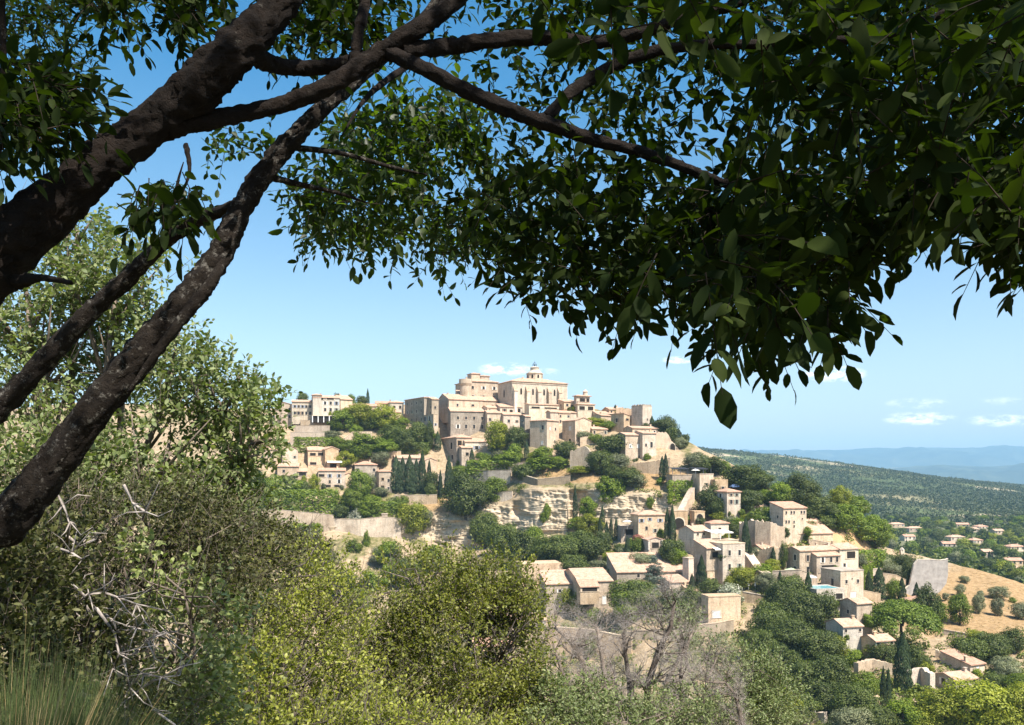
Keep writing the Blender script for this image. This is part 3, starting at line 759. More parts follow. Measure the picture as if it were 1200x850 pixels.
for k in range(6):
    a = k * math.pi / 3
    cg.tube([(.95 * math.cos(a), .95 * math.sin(a), 9.9), (1.0 * math.cos(a), 1.0 * math.sin(a), 11.6), (.6 * math.cos(a), .6 * math.sin(a), 12.7), (0, 0, 13.3)], [.09] * 4, 5)
cg.lathe([(1.0, 11.4), (1.05, 11.5)], 12).lathe([(.45, 10.9), (.4, 11.3), (.15, 11.7)], 8).tube([(0, 0, 13), (0, 0, 14.6)], [.09, .05], 5)
link('bell_cage', cg.mesh('bell_cage'), M['iron'], bt).location = (0, 0, .9)
# --- castle
ca = H('castle', 'stone castle with round battlement tower beside the church', 549, 584, 476, 447, 24, d=20, D=452, roof='hip', pitch=16, wall='stone', oh=.5, sink=8, win=grid(3, 2, 1.0, 1.7, v0=.3, v1=.7), cat='castle')
w, d, h = ca['w'], ca['dd'], ca['h']; dx, dy = w / 2, d / 2
link('round_tower', MB().lathe([(3.1, -8), (3.0, 8.0), (3.5, 9.4), (3.5, 11.7), (3.0, 11.7), (3.0, 11.0)], 24).mesh('round_tower'), M['stone'], ca).location = (-dx - 1.2, -dy + 1.2, 2.5)
for k, (x0, hh) in enumerate(((.30, 2.6), (.62, 1.6))): block(ca, 'upper_storey', -dx + x0 * w, -dx + (x0 + .3) * w, -1, 5, h, h + 2.6 + hh, 'stone'); roof_o = roof_part(ca, .3 * w, 6, h + 2.6 + hh, 'hip', 15, 'roof'); roof_o.location = (-dx + (x0 + .15) * w, 2, 0)
H('castle_wing', 'sunlit wing with sloping tiled roof left below the church', 543, 583, 485, 469, 20, d=14, D=446, roof='shed', pitch=24, wall='warm', sink=8, win=grid(3, 1, .9, 1.2), cat='castle wing')
# --- crest, left of the castle
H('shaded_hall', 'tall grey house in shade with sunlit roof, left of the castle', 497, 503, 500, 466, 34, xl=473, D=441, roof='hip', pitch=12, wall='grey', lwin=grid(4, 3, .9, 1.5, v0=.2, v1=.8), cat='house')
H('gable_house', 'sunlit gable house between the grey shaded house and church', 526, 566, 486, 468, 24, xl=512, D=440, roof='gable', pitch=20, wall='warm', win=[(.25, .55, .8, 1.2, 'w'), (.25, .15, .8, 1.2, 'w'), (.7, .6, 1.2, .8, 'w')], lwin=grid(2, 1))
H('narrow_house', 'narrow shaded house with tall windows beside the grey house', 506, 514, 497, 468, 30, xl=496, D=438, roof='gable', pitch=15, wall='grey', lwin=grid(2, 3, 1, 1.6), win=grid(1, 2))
H('balcony_house', 'small house with pale loggia below the grey shaded house', 508, 513, 512, 486, 34, xl=494, D=433, roof='flat', wall='stone', lwin=[(.3, .75, 1.1, 1.8, 's'), (.7, .75, 1.1, 1.8, 's'), (.5, .3, .8, 1.1, 'w')], win=[(.5, .5, .7, 1.1, 'w')])
H('long_house', 'long grey stone house with pink roof below the castle', 528, 571, 507, 482, 14, d=13, D=434, roof='gable', pitch=19, wall='grey', win=grid(4, 2, .9, 1.7, v0=.2, v1=.62, u0=.2), chim=((.2, .6),))
H('annex_house', 'sunlit annexe at the right end of the long stone house', 571, 594, 508, 484, 14, d=10, D=433, roof='gable', pitch=17, wall='stone', win=grid(2, 2, .9, 1.4))
H('small_roof_house', 'low red-roofed house on the crest between hotel and shaded house', 421, 447, 486, 476, 14, d=10, D=468, roof='gable', wall='warm', rm='red', win=grid(3, 1))
H('small_roof_house', 'wide crest house with red roof behind the yellow-green trees', 398, 424, 484, 476, 12, d=10, D=474, roof='gable', wall='warm', rm='red', win=grid(3, 1))
H('tower_house', 'small tall house with dark loggias, left of shaded grey house', 457, 473, 492, 472, 14, xl=453, D=462, roof='hip', wall='pale', rm='roof', win=[(.3, .66, 1.6, 1.5, 'o'), (.75, .66, 1.2, 1.5, 'o'), (.5, .2, .9, 1.3, 'w')])
H('low_house', 'low tan house half hidden right of the yellow-green trees', 448, 470, 499, 483, 22, d=9, D=455, roof='gable', wall='warm', win=grid(2, 1, .8, 1.1, skip=[(1, 0)]) )
H('crest_house', 'long low crest house between hotel trees and shaded house', 440, 460, 480, 473, 10, d=10, D=478, roof='gable', wall='stone', rm='red', win=grid(2, 1, .8, .9))
# --- hotel at the left
ho = H('hotel', 'pale three-storey hotel with small tower and dark terrace arcade', 367, 398, 487, 466, 16, d=12, D=436, roof='gable', pitch=14, wall='pale', rm='roof', win=[(.15,.62,1,1.5,'w'),(.15,.25,1,1.5,'w'),(.45,.62,.9,1.4,'w'),(.45,.25,.9,1.4,'w'),(.66,.62,.9,1.4,'w'),(.66,.25,.9,1.4,'w'),(.88,.62,.9,1.4,'w'),(.88,.25,.9,1.4,'w'),(.3,.88,2.2,1.2,'o'),(.65,.9,3.5,1.0,'o')], cat='hotel')
w, d, h = ho['w'], ho['dd'], ho['h']; dx, dy = w / 2, d / 2
block(ho, 'corner_tower', -dx - .2, -dx + 4.0, -dy - .25, -dy + 4, -2, h + 1.2, 'pale'); r_ = roof_part(ho, 4.4, 4.4, h + 1.2, 'hip', 16, 'roof'); r_.location = (-dx + 1.9, -dy + 1.9, 0)
block(ho, 'arcade_shade_block', -dx - .5, dx - 2, -dy - 3.0, -dy - .3, -3.6, -.4, 'dark'); block(ho, 'terrace_slab', -dx - .8, dx - 1.6, -dy - 3.6, -dy - .3, -.39, -.05, 'pale')  # solid dark block painted in for the shade under the terrace slab
for k in range(5): block(ho, 'arcade_pillar', -dx - .7 + k * (w - 1.6) / 4.2, -dx - .3 + k * (w - 1.6) / 4.2, -dy - 3.5, -dy - 3.05, -3.7, -.4, 'white')
H('hotel_wing', 'pale two-storey hotel wing left of the hotel tower', 342, 367, 488, 471, 12, d=9, D=438, roof='gable', pitch=15, wall='pale', rm='roof', win=grid(5, 2, .9, 1.4, v0=.12, v1=.6), cat='hotel wing')
H('hotel_annex', 'hotel end building with lit gable behind the pale-leaved tree', 322, 342, 492, 474, 12, d=9, D=440, roof='gable_front', pitch=15, wall='warm', win=grid(2, 2, .9, 1.3), cat='hotel wing')
H('gabled_end_house', 'big sunlit gable house attached to the hotel on its right', 399, 413, 490, 468, 38, d=12, D=440, roof='gable', pitch=22, wall='warm', win=[(.4, .2, 1.2, 2, 'o')], cat='house')
for pts, lb, mt in (([(352, 503, 493), (384, 503, 493)], 'upper stone terrace wall directly below the hotel arcade', 'stone'), ([(345, 512, 499), (386, 512, 499)], 'middle stone terrace wall with small openings below the hotel', 'stone'),
                    ([(340, 524, 507), (380, 523, 507)], 'lowest sloping stone terrace wall below the hotel', 'warm')):
    wall_line('terrace_wall', lb, pts, 1.2, mt, D=D1(pts[0][0], pts[0][1]))
t = H('terrace_bar', 'low terrace building with cream awning under the hotel walls', 346, 366, 519, 508, 12, d=6, roof='flat', wall='stone', win=[(.25, .05, 2.2, 2.3, 'o'), (.7, .05, 2.2, 2.3, 'o')], cat='building')
awning(t, -t['w'] / 2 - .4, t['w'] / 2 + .4, -t['dd'] / 2 - 2.6, -t['dd'] / 2 - .01, t['h'] * .85)
wall_line('terrace_wall', 'sunlit tan garden wall sloping below the yellow-green trees', [(404, 523, 514), (414, 517, 506), (436, 518, 506)], .8, 'warm')
# --- left cluster
H('gable_house', 'tall sunlit blank gable house at the left village edge', 331, 349, 547, 527, 12, d=9, roof='gable_front', pitch=30, wall='warm', rm='roof', win=[(.8, .5, .7, .9, 'w')])
H('lower_house', 'plain tan house with dark arch below the blank gable', 325, 350, 562, 547, 12, d=7, roof='shed', pitch=12, wall='warm', win=[(.85, .1, 2.2, 2.2, 'a'), (.3, .55, .9, 1.1, 'w')])
H('shed_house', 'small roof and tan wall glimpsed through the pale-leaved tree', 309, 324, 545, 527, 12, d=8, roof='gable', wall='warm', win=grid(1, 1))
t = H('stepped_house', 'stepped tan house with two dark strip windows', 361, 381, 547, 528, 18, d=8, roof='shed', pitch=14, wall='warm', win=[(.28, .68, 2.6, 1.3, 'o'), (.78, .68, 3.2, 1.5, 'o'), (.3, .12, 3, 1.2, 'o')])
H('gable_house', 'sunlit gable house right of the stepped house', 381, 397, 549, 527, 30, d=9, roof='gable_front', pitch=22, wall='warm')
t = H('awning_house', 'low building with white canopy beside the stepped tan house', 383, 398, 549, 541, 16, d=6, roof='flat', wall='warm', win=[(.5, .1, 3, 1.9, 'o')], dD=-4, cat='building')
awning(t, -t['w'] / 2, t['w'] / 2 + 1, -t['dd'] / 2 - 2.2, -t['dd'] / 2 - .01, t['h'] + .2)
H('side_house', 'small tan house with dark strip window above the hedge', 349, 360, 563, 553, 14, d=7, roof='shed', pitch=12, wall='warm', win=[(.5, .55, 3.2, 1.6, 'o')])
t = H('garden_house', 'long peach house with blue shutters above the green hedge', 373, 405, 572, 552, 12, d=9, roof='gable', pitch=15, wall='warm', rm='red', win=[(.12, .66, 2.6, 1.2, 'o'), (.42, .62, .8, 1.3, 's'), (.76, .62, .8, 1.3, 's'), (.42, .28, .7, 1.2, 'w'), (.76, .28, .8, 1.5, 's'), (.36, -.02, 2.4, 1.6, 'o'), (.68, -.02, 2.4, 1.6, 'o')])
H('gable_house', 'sunlit gable at the right end of the long peach house', 405, 413, 572, 556, 32, d=10, roof='gable_front', pitch=18, wall='warm', rm='red')
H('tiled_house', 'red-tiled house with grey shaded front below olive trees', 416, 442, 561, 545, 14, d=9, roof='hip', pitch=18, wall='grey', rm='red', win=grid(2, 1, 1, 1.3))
H('tiled_house', 'lower tall house with red-tiled roof beside the cypress grove', 444, 459, 580, 553, 16, xl=430, roof='hip', pitch=16, wall='stone', rm='red', win=[(.3, .62, 1.2, 1.3, 'o'), (.3, .2, 1.6, 2.2, 'o'), (.75, .55, .8, 1.3, 'w'), (.75, .2, .8, 1.3, 'w')])
H('low_house', 'long low house with tan roof behind the cypress grove', 463, 497, 552, 537, 14, d=9, roof='gable', pitch=17, wall='stone', win=grid(3, 1))
H('gable_house', 'sunlit gable with slim chimney right of the cypress grove', 497, 512, 556, 540, 30, d=8, roof='gable_front', pitch=20, wall='warm', chim=((.1, .3),))
H('garden_pavilion', 'little grey-roofed pavilion among trees below the shaded house', 473, 488, 512, 505, 14, d=6, roof='hip', pitch=22, wall='pale', win=grid(2, 1, .9, 1.3), cat='pavilion')
H('garden_shed', 'tiny tan shed roof among the green terrace trees', 405, 422, 532, 524, 14, d=6, roof='shed', pitch=18, wall='warm', cat='shed')
# --- centre
t = H('loggia_house', 'tall house with pyramid roof and dark corner loggias', 535, 553, 545, 513, 26, xl=514, roof='hip', pitch=20, wall='stone', lwin=[(.25, .70, .9, 1.5, 'w'), (.3, .35, 1.0, 1.6, 'c'), (.7, .6, 2.2, 3.2, 'o'), (.75, .15, 2.2, 3.0, 'o')], win=[(.2, .7, 2.2, 2.6, 'o'), (.6, .35, 1.2, 1.6, 'w')], D=424, chim=((.75, .3),))
H('wing_house', 'low wing with tan roof right of the pyramid-roofed house', 545, 577, 537, 518, 16, d=9, D=421, roof='shed', pitch=13, wall='pale', win=[(.15, .5, 1.6, 2, 'o'), (.42, .55, 1.3, 1.4, 'w'), (.68, .55, 1.8, 1.4, 'o'), (.9, .55, 1.2, 1.4, 'w')])
H('porch_house', 'small projecting stone porch below the low tan-roofed wing', 541, 554, 548, 525, 18, d=5, D=417, roof='shed', pitch=12, wall='stone', win=[(.5, .6, 1.6, 1.6, 'o')])
H('terrace_house', 'small tan house with red loggia below the church wall', 586, 612, 486, 477, 16, d=8, D=437, roof='shed', pitch=15, wall='pale', win=[(.2, .35, 1, 1.4, 'w'), (.5, .3, 1.6, 1.4, 'o'), (.85, .2, 1.6, 2.4, 'o')])
H('stacked_house', 'low house between long stone house and big plain corner house', 590, 611, 501, 486, 16, d=9, D=432, roof='gable', pitch=16, wall='warm', win=[(.3, .4, .9, 1.2, 'w'), (.75, .4, .7, 1, 'w')])
H('arcade_house', 'pale retaining house with flat top under the church buttresses', 620, 662, 492, 474, 22, d=6, D=434, roof='shed', pitch=8, wall='pale', win=[(.18, .75, 4.5, .9, 'o'), (.6, .75, 7, .7, 'o')])
H('corner_house', 'big plain peach corner house standing below the church', 641, 655, 530, 493, 52, xl=621, D=416, roof='hip', pitch=15, wall='warm', lwin=[(.75, .72, 1.1, 1.7, 's'), (.72, .25, .9, 1.4, 'c')], win=[(.25, .7, .8, 1.4, 'c'), (.65, .3, .8, 1.2, 'w'), (.7, .7, .8, 1.2, 'w')])
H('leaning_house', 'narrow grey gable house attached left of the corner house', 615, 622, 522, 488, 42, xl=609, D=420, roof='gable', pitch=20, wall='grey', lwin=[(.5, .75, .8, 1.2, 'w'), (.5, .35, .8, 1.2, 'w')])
H('upper_house', 'tan stepped-roof house behind the big peach corner house', 645, 680, 502, 483, 26, xl=640, D=428, roof='gable', pitch=19, wall='warm', win=[(.8, .3, 1.8, 1.2, 'o'), (.4, .4, .8, 1.2, 'w')])
H('gable_house', 'sunlit blank gable house right of the peach corner house', 674, 693, 522, 493, 40, xl=659, D=417, roof='gable_front', pitch=16, wall='warm', lwin=[(.6, .62, 1.1, 1.6, 'c'), (.6, .05, 1.3, 2.6, 'o')], win=[(.35, .5, .5, .6, 'w')])
t = H('lookout_house', 'two-tier house with glazed loggias right of the church', 677, 697, 494, 474, 24, xl=672, D=434, roof='hip', pitch=14, wall='pale', win=[(.25, .68, 3.2, 1.9, 'o'), (.75, .68, 3.2, 1.9, 'o')])
w, d, h = t['w'], t['dd'], t['h']; block(t, 'upper_room', -w / 2 + .3, w / 2 - 1.8, -d / 2 + 2, d / 2, h, h + 4.4, 'stone'); r_ = roof_part(t, w - 1.4, d - 1.2, h + 4.4, 'hip', 15, 'roof'); r_.location = (-.7, 1, 0)
u = t.children[-2]; add_window(t, -w * .12, -d / 2 + 1.99, h + 1.6, 3.0, 1.7, 0, 'o', M['stone']); add_window(t, w * .2, -d / 2 + 1.99, h + 1.6, 1.6, 1.7, 0, 'o', M['stone'])
link('turret_cap', MB().lathe([(1.3, h + 5), (1.2, h + 6.8), (1.5, h + 6.9), (.2, h + 8.2)], 10).mesh('turret_cap'), M['warm'], t).location = (w * .15, 1.5, 0)
H('red_recess_house', 'small house with red recess between church and lookout house', 661, 676, 481, 471, 20, d=8, D=437, roof='shed', pitch=12, wall='warm', win=[(.7, .2, 2.2, 2, 'o'), (.25, .5, 1, 1, 'w')])
H('ridge_house', 'low houses with pink roofs right of the lookout house', 699, 720, 492, 485, 18, d=9, D=433, roof='gable', pitch=18, wall='stone', win=grid(2, 1, .8, .9))
H('ridge_house', 'tan house on the crest behind the white-windowed house', 714, 732, 488, 480, 18, d=9, D=437, roof='gable', pitch=16, wall='warm', win=grid(2, 1, .8, .9))
H('shadow_house', 'tan house with shadowed wall left of yellow-green garden', 704, 716, 500, 487, 40, xl=695, D=428, roof='gable', pitch=16, wall='warm', lwin=[(.5, .5, .8, 1.2, 'w')])
H('white_window_house', 'pale house with one blue window above the cliff gardens', 731, 739, 506, 487, 45, xl=716, D=419, roof='shed_right', pitch=9, wall='stone', lwin=[(.45, .6, 1.0, 1.7, 's')], win=[(.5, .7, 2.2, 1.0, 'o')], chim=((.3, .4),))
# square tower
t = H('square_tower', 'ruined flat-topped square stone tower at the crest end', 753, 764, 506, 476, 38, xl=740, D=422, roof='none', wall='stone', win=[(.5, .45, .6, .8, 'w')], cat='tower')
w, d, h = t['w'], t['dd'], t['h']
m = MB()
for k in range(12): m.box(-w/2 + k * w / 12, -w/2 + (k + 1) * w / 12 - .002, -d/2 - .05, -d/2 + .7, h + .003, h + .25 + .8 * random.random()); m.box(-w/2 - .05, -w/2 + .7, -d/2 + .71 + k * (d-.71) / 12, -d/2 + .71 + (k + 1) * (d-.71) / 12 - .002, h + .003, h + .25 + .8 * random.random())
link('broken_parapet', m.mesh('broken_parapet'), M['stone'], t)
wall_line('ruined_wall', 'broken stone wall joined to the square tower on its left', [(722, 496, 477), (740, 498, 478)], .9, 'warm', crumble=.2, D=426, cat='ruin')
t = H('cliff_house', 'plain grey-stone house with dark side standing above the cliff', 733, 753, 543, 510, 24, xl=721, D=388, roof='gable', pitch=15, wall='stone', win=[(.3, .55, 1.2, 1.5, 'c'), (.75, .55, 1.2, 1.5, 'c'), (.8, .2, .6, .8, 'w')], lwin=[(.5, .7, .7, 1, 'w')])
H('cliff_house', 'slightly lower house joined right of the grey cliff-top house', 753, 769, 538, 508, 22, d=9, D=390, roof='gable', pitch=12, wall='stone', win=[(.25, .5, .7, 1, 'w'), (.65, .45, 1, 2.2, 'w')])
H('rear_house', 'row of low tan roofs behind the cliff-top house', 741, 771, 512, 502, 20, d=9, D=402, roof='gable', pitch=14, wall='warm', win=grid(3, 1, .7, .8), chim=((.85, .4),))
t = wall_line('ruined_wall', 'tall ruined wall with dark round arch at the crest end', [(768, 540, 506), (780, 540, 505), (790, 540, 520), (800, 541, 531), (806, 542, 536)], 2.5, 'warm', crumble=.18, D=396, cat='ruin')
add_window(t, P(788, 530, 396).x - P(790, 540, 396).x, -.35, P(0, 529, 396).z - P(0, 540, 396).z, 2.3, 3.6, 0, 'a', M['warm'])
add_window(t, P(797, 534, 396).x - P(790, 540, 396).x, -.35, P(0, 534, 396).z - P(0, 540, 396).z, 1.3, 2.0, 0, 'a', M['warm'])
wall_line('garden_wall', 'low stone wall along the cliff edge under the corner house', [(600, 560, 553), (630, 569, 562), (668, 568, 558)], .7, 'grey')
wall_line('garden_wall', 'grey stone terrace wall under the dark clipped hedge', [(551, 566, 552), (572, 568, 552), (598, 566, 551)], 1.0, 'grey')
wall_line('garden_wall', 'sunlit sloping bastion wall below the blank gable house', [(668, 549, 528), (684, 547, 522), (700, 549, 534)], 1.2, 'stone', crumble=.2)
wall_line('garden_wall', 'small stone wall of the olive terrace above the bastion', [(680, 523, 513), (694, 520, 511), (708, 520, 506)], .8, 'stone')
wall_line('garden_wall', 'rough stone wall below the two cliff-top houses', [(735, 552, 543), (760, 555, 541), (785, 554, 536)], 1.0, 'stone', crumble=.2)
# --- terrace with dark parasols
t = H('cafe_terrace', 'stone terrace building with dark awnings beside the cypress pair', 788, 836, 576, 557, 8, d=8, roof='flat', wall='stone', win=[(.3, .3, .8, 1.2, 'w'), (.72, .3, .8, 1.6, 'w')], D=357, cat='building')
w, d, h = t['w'], t['dd'], t['h']
for x0, x1 in ((-.5, -.08), (.02, .38)):
    awning(t, x0 * w, x1 * w, -d / 2 + .4, d / 2 - 1, h + 3.2, 'blackc')
for k in range(6): block(t, 'terrace_post', -w / 2 + .1 + k * w / 5.3, -w / 2 + .25 + k * w / 5.3, -d / 2 + .5, -d / 2 + .65, h + .3, h + 2.75, 'iron')
t = wall_line('stone_stair', 'sloping stone ramp with pale steps below the cafe terrace', [(800, 618, 600), (808, 600, 584), (814, 588, 572)], 2.4, 'warm', cat='ramp')
H('buttress_house', 'narrow stone house right of the cafe terrace', 820, 836, 590, 556, 14, d=7, D=352, roof='flat', wall='stone', win=[(.5, .6, .7, 1, 'w'), (.6, .25, .7, 1, 'w')])
t = H('arch_house', 'stone base with wide dark arch below the stone ramp', 789, 806, 622, 599, 10, d=6, D=337, roof='flat', wall='warm', win=[(.38, .05, 4.4, 4.6, 'a')], cat='building')
t = H('arch_house', 'small stone vault with dark arch right of the wide arch', 814, 826, 612, 600, 10, d=5, D=336, roof='flat', wall='warm', win=[(.5, .0, 2.6, 3.2, 'a')], cat='building')
# --- right, below the cliff
H('tile_house', 'pale house with red-tan roof right of the dark oak', 852, 868, 602, 577, 22, xl=837, roof='hip', pitch=18, wall='stone', rm='red', win=[(.3, .82, .9, .8, 's'), (.7, .82, .9, .8, 's'), (.3, .45, .9, 1.4, 'w'), (.7, .45, .9, 1.4, 'w')], lwin=[(.5, .75, 1, 1.2, 'w')], D=334)
H('ruined_house', 'tall tan gable ruin behind the red-tan roofed house', 838, 853, 578, 562, 18, d=7, D=350, roof='none', wall='warm', win=[(.6, .1, 1, 1.8, 'w')], cat='ruin')
H('red_roof_house', 'tall stone house with bright red roof and small windows', 918, 945, 626, 596, 24, xl=902, roof='shed', pitch=15, wall='stone', rm='red', win=[(.12,.78,.6,.9,'w'),(.34,.78,.6,.9,'w'),(.46,.78,.6,.9,'w'),(.78,.78,.6,.9,'w'),(.9,.78,.6,.9,'w'),(.12,.42,.6,.9,'w'),(.24,.42,.6,.9,'w'),(.46,.42,.5,.7,'w'),(.46,.25,.5,.7,'w'),(.82,.55,.5,.5,'w')], lwin=[(.6, .6, .6, .9, 'w')], D=313)
t = H('portico_house', 'pale house with white terrace below the layered cliff', 748, 780, 633, 604, 12, d=9, roof='hip', pitch=17, wall='stone', win=[(.12, .72, .9, 1.1, 'w'), (.42, .78, .7, .9, 'w'), (.8, .72, .9, 1.1, 'w'), (.3, .4, .8, 1.2, 'w'), (.62, .3, .8, 1.2, 'w')], D=336)
t = H('portico', 'small gabled stone portico with columns under the pale house', 759, 777, 658, 633, 12, d=5, roof='gable_front', pitch=16, wall='warm', win=[(.5, .62, 2.7, 2.0, 'o')], D=316, cat='portico')
w, d, h = t['w'], t['dd'], t['h']
for x in (-.46, .40): link('column', MB().lathe([(.35, h * .55), (.3, h * .6), (.28, h - .5), (.4, h - .3), (.4, h - .05)], 12).mesh('column'), M['pale'], t).location = (x * w, -d / 2 - .3, 0)
t = H('pergola_terrace', 'shaded terrace room with parasol left of the pale house', 728, 749, 628, 617, 8, d=6, roof='flat', wall='stone', win=[(.5, .1, 4, 2.2, 'o')], D=341, cat='terrace')
H('shade_gable_house', 'tall house with blue-grey shaded gable beside the round dark tree', 813, 832, 648, 623, 24, xl=795, roof='gable', pitch=20, wall='pale', rm='roof', win=[(.25, .82, .6, .8, 'w'), (.62, .82, .6, .8, 'w'), (.25, .5, .7, 1.2, 'c'), (.7, .5, .7, 1.2, 'c')], D=312, sink=10)
t = H('hip_roof_house', 'house with red hip roof above a white awning', 833, 854, 632, 614, 16, xl=826, roof='hip', pitch=20, wall='pale', rm='red', win=[(.5, .4, .8, 1.6, 'w'), (.15, .4, .7, 1.2, 'w')], D=318)
t = H('awning_terrace', 'roof terrace with pale canvas awning in front of red hip roof', 834, 866, 641, 634, 14, d=7, D=307, roof='flat', wall='stone', win=[], cat='terrace')
awning(t, -t['w'] / 2 + .2, t['w'] * .32, -t['dd'] / 2 + .5, t['dd'] / 2, t['h'] + 3.4)
for k in range(3): block(t, 'terrace_post', -t['w'] / 2 + .3 + k * 3.4, -t['w'] / 2 + .42 + k * 3.4, -t['dd'] / 2 + .6, -t['dd'] / 2 + .72, t['h'] + .3, t['h'] + 2.9, 'white')
t = H('wide_house', 'low wide sunlit block with white-shuttered windows behind slim cypress', 829, 872, 690, 654, 22, xl=812, roof='flat', wall='stone', win=[(.12,.62,.8,1.5,'c'),(.26,.62,.8,1.5,'c'),(.15,.2,.6,1.2,'w'),(.32,.2,.6,1.2,'w')], D=291, sink=8)
w, d, h = t['w'], t['dd'], t['h']
H('tall_block', 'tall three-storey block with six small windows right of cream awning', 847, 873, 690, 638, 22, d=8, D=283, roof='flat', wall='stone', sink=8, win=[(.3,.74,.75,1.5,'w'),(.75,.74,.75,1.5,'w'),(.3,.42,.75,1.6,'w'),(.75,.42,.75,1.6,'w'),(.2,.14,.6,1.1,'w'),(.6,.14,.6,1.1,'w')])
H('annex_roof_house', 'low annexe with cream awning at the wide block front', 828, 848, 655, 643, 20, xl=813, D=284, roof='shed', pitch=16, wall='stone', win=[(.6, .1, 3.6, 1.8, 'o')])
aw = [o for o in COL.objects if o.name == 'annex_roof_house'][0]; awning(aw, -aw['w'] * .2, aw['w'] / 2, -aw['dd'] / 2 - 2, -aw['dd'] / 2 - .01, aw['h'] + .3)
H('round_turret', 'slim round-cornered stone pier against the shaded gable', 807, 813, 690, 655, 30, d=3, D=292, roof='flat', wall='warm', cat='pier')
wall_line('stair_wall', 'stepped stone stair wall right of the wide block', [(872, 668, 648), (886, 680, 668), (894, 686, 672)], 3, 'stone', cat='stair')
for pts, lb in (([(866, 640, 612), (885, 648, 607), (903, 648, 610), (921, 640, 618)], 'ruined upper wall with gaps below the red-roofed house'), ([(883, 664, 645), (905, 668, 640), (922, 668, 640)], 'square ruined wall with window hole beside tall cypress')):
    wall_line('ruined_wall', lb, pts, 1.2, 'stone', crumble=.25, cat='ruin')
# --- the pool house
t = H('pool_house', 'large two-storey house with stacked pale roofs above the pool', 937, 984, 676, 646, 22, xl=920, D=296, roof='gable', pitch=16, wall='stone', rm='roof', sink=8,
      win=[(.2, .60, .8, 1.7, 'w'), (.36, .60, .8, 1.7, 'w'), (.52, .60, .8, 1.5, 'w'), (.64, .60, .8, 1.5, 'w'), (.2, .15, .8, 1.7, 'w'), (.38, .15, .8, 1.7, 'w'), (.75, .05, 5.5, 2.4, 'o')], lwin=[(.7, .62, .9, 1.7, 'w'), (.7, .15, .9, 1.7, 'w')], chim=((.1, .6), (.62, .55), (.9, .5)))
H('pool_house_annex', 'lower front part with pale roof before the large pool house', 957, 985, 672, 652, 20, d=4, D=290, roof='shed', pitch=17, wall='stone', rm='roof', win=[(.25, .62, .8, 1.5, 'w'), (.6, .62, .8, 1.5, 'w'), (.85, .62, .8, 1.5, 'w'), (.5, .05, 6, 2.3, 'o')], sink=8)
H('pool_house_wing', 'right wing with open dark loggia beside the large pool house', 984, 1006, 672, 644, 20, d=11, D=303, roof='gable', pitch=15, wall='pale', rm='roof', win=[(.6, .62, 3.6, 2.3, 'o'), (.25, .2, .8, 1.5, 'w')], sink=8)
t = H('pool_block', 'flat-roofed stone block with two white windows below pool house', 985, 1012, 704, 670, 20, xl=962, D=276, roof='flat', wall='stone', win=[(.25, .58, .7, 1.0, 'w'), (.75, .58, .7, 1.0, 'w'), (.55, .02, 2.4, 2.4, 'd'), (.5, .72, .3, .4, 'w')], lwin=[(.6, .45, .9, 2.1, 'w')], sink=6)
t = H('pool_terrace', 'raised pool terrace with turquoise water before the large house', 957, 990, 708, 691, 14, d=9, D=266, roof='none', wall='pale', win=[(.8, .3, 2.4, 1.7, 'o')], cat='terrace', sink=6)
w, d, h = t['w'], t['dd'], t['h']
block(t, 'pool_water', -w / 2 + .6, w / 2 - 1.2, -d / 2 + .5, d / 2 - 1.4, h + .004, h + .05, 'water'); 
m = MB(); m.box(-w/2, w/2, -d/2, -d/2 + .5, h + .003, h + .15); m.box(-w/2, w/2, d/2 - 1.4, d/2, h + .003, h + .15); link('pool_kerb', m.mesh('pool_kerb'), M['pale'], t)
H('plain_roof_house', 'low building with wide grey sloping roof behind pool house', 926, 976, 636, 626, 16, d=13, D=316, roof='shed', pitch=25, wall='warm', rm='roof', win=[])
wall_line('terrace_wall', 'tan garden terrace wall left of the pool house front', [(905, 684, 670), (937, 690, 668), (958, 692, 676)], .8, 'warm')
wall_line('road_wall', 'tall curved grey concrete wall of the bend in the road', [(1052, 716, 698), (1066, 709, 686), (1071, 706, 662), (1076, 702, 656), (1090, 693, 656), (1102, 683, 657), (1109, 674, 656), (1111, 664, 655)], .8, 'concrete', D=300)
wall_line('terrace_wall', 'stone garden wall between clipped hedge and road wall', [(1033, 690, 672), (1050, 692, 674), (1062, 694, 680)], .8, 'stone')
# --- smaller houses and terrace walls between the gardens
H('roof_house', 'pinkish roof peeping out behind the biggest yellow-green bush', 556, 602, 774, 758, 12, d=9, roof='gable', pitch=20, wall='warm', rm='red', win=grid(3, 1), D=262)
H('roof_house', 'low tan house left of the pinkish roof behind the big bush', 596, 640, 742, 729, 16, d=8, roof='gable', pitch=20, wall='stone', win=grid(3, 1), D=270)
H('crest_house', 'small pale house squeezed between castle wing and church', 571, 586, 489, 478, 24, d=8, D=438, roof='gable', pitch=18, wall='pale', win=grid(2, 1, .9, 1.3))
H('crest_house', 'narrow tan house directly under the church right corner', 655, 668, 497, 484, 24, d=8, D=430, roof='gable', pitch=18, wall='warm', win=grid(2, 2, .7, 1.1))
H('crest_house', 'low tan house left of the blank gable house by the yellow garden', 694, 712, 514, 503, 22, d=8, D=420, roof='gable', pitch=18, wall='stone', win=grid(2, 1, .8, 1.2))
H('garden_house', 'little red-roofed house among trees right of the wide block', 893, 912, 655, 644, 20, d=7, D=304, roof='gable', pitch=20, wall='warm', rm='red', win=grid(2, 1, .8, 1.2))
H('garden_house', 'small stone house in the trees left of red-roofed tall house', 880, 899, 604, 594, 20, d=7, D=337, roof='gable', pitch=20, wall='stone', rm='roof', win=grid(2, 1, .8, 1.2))
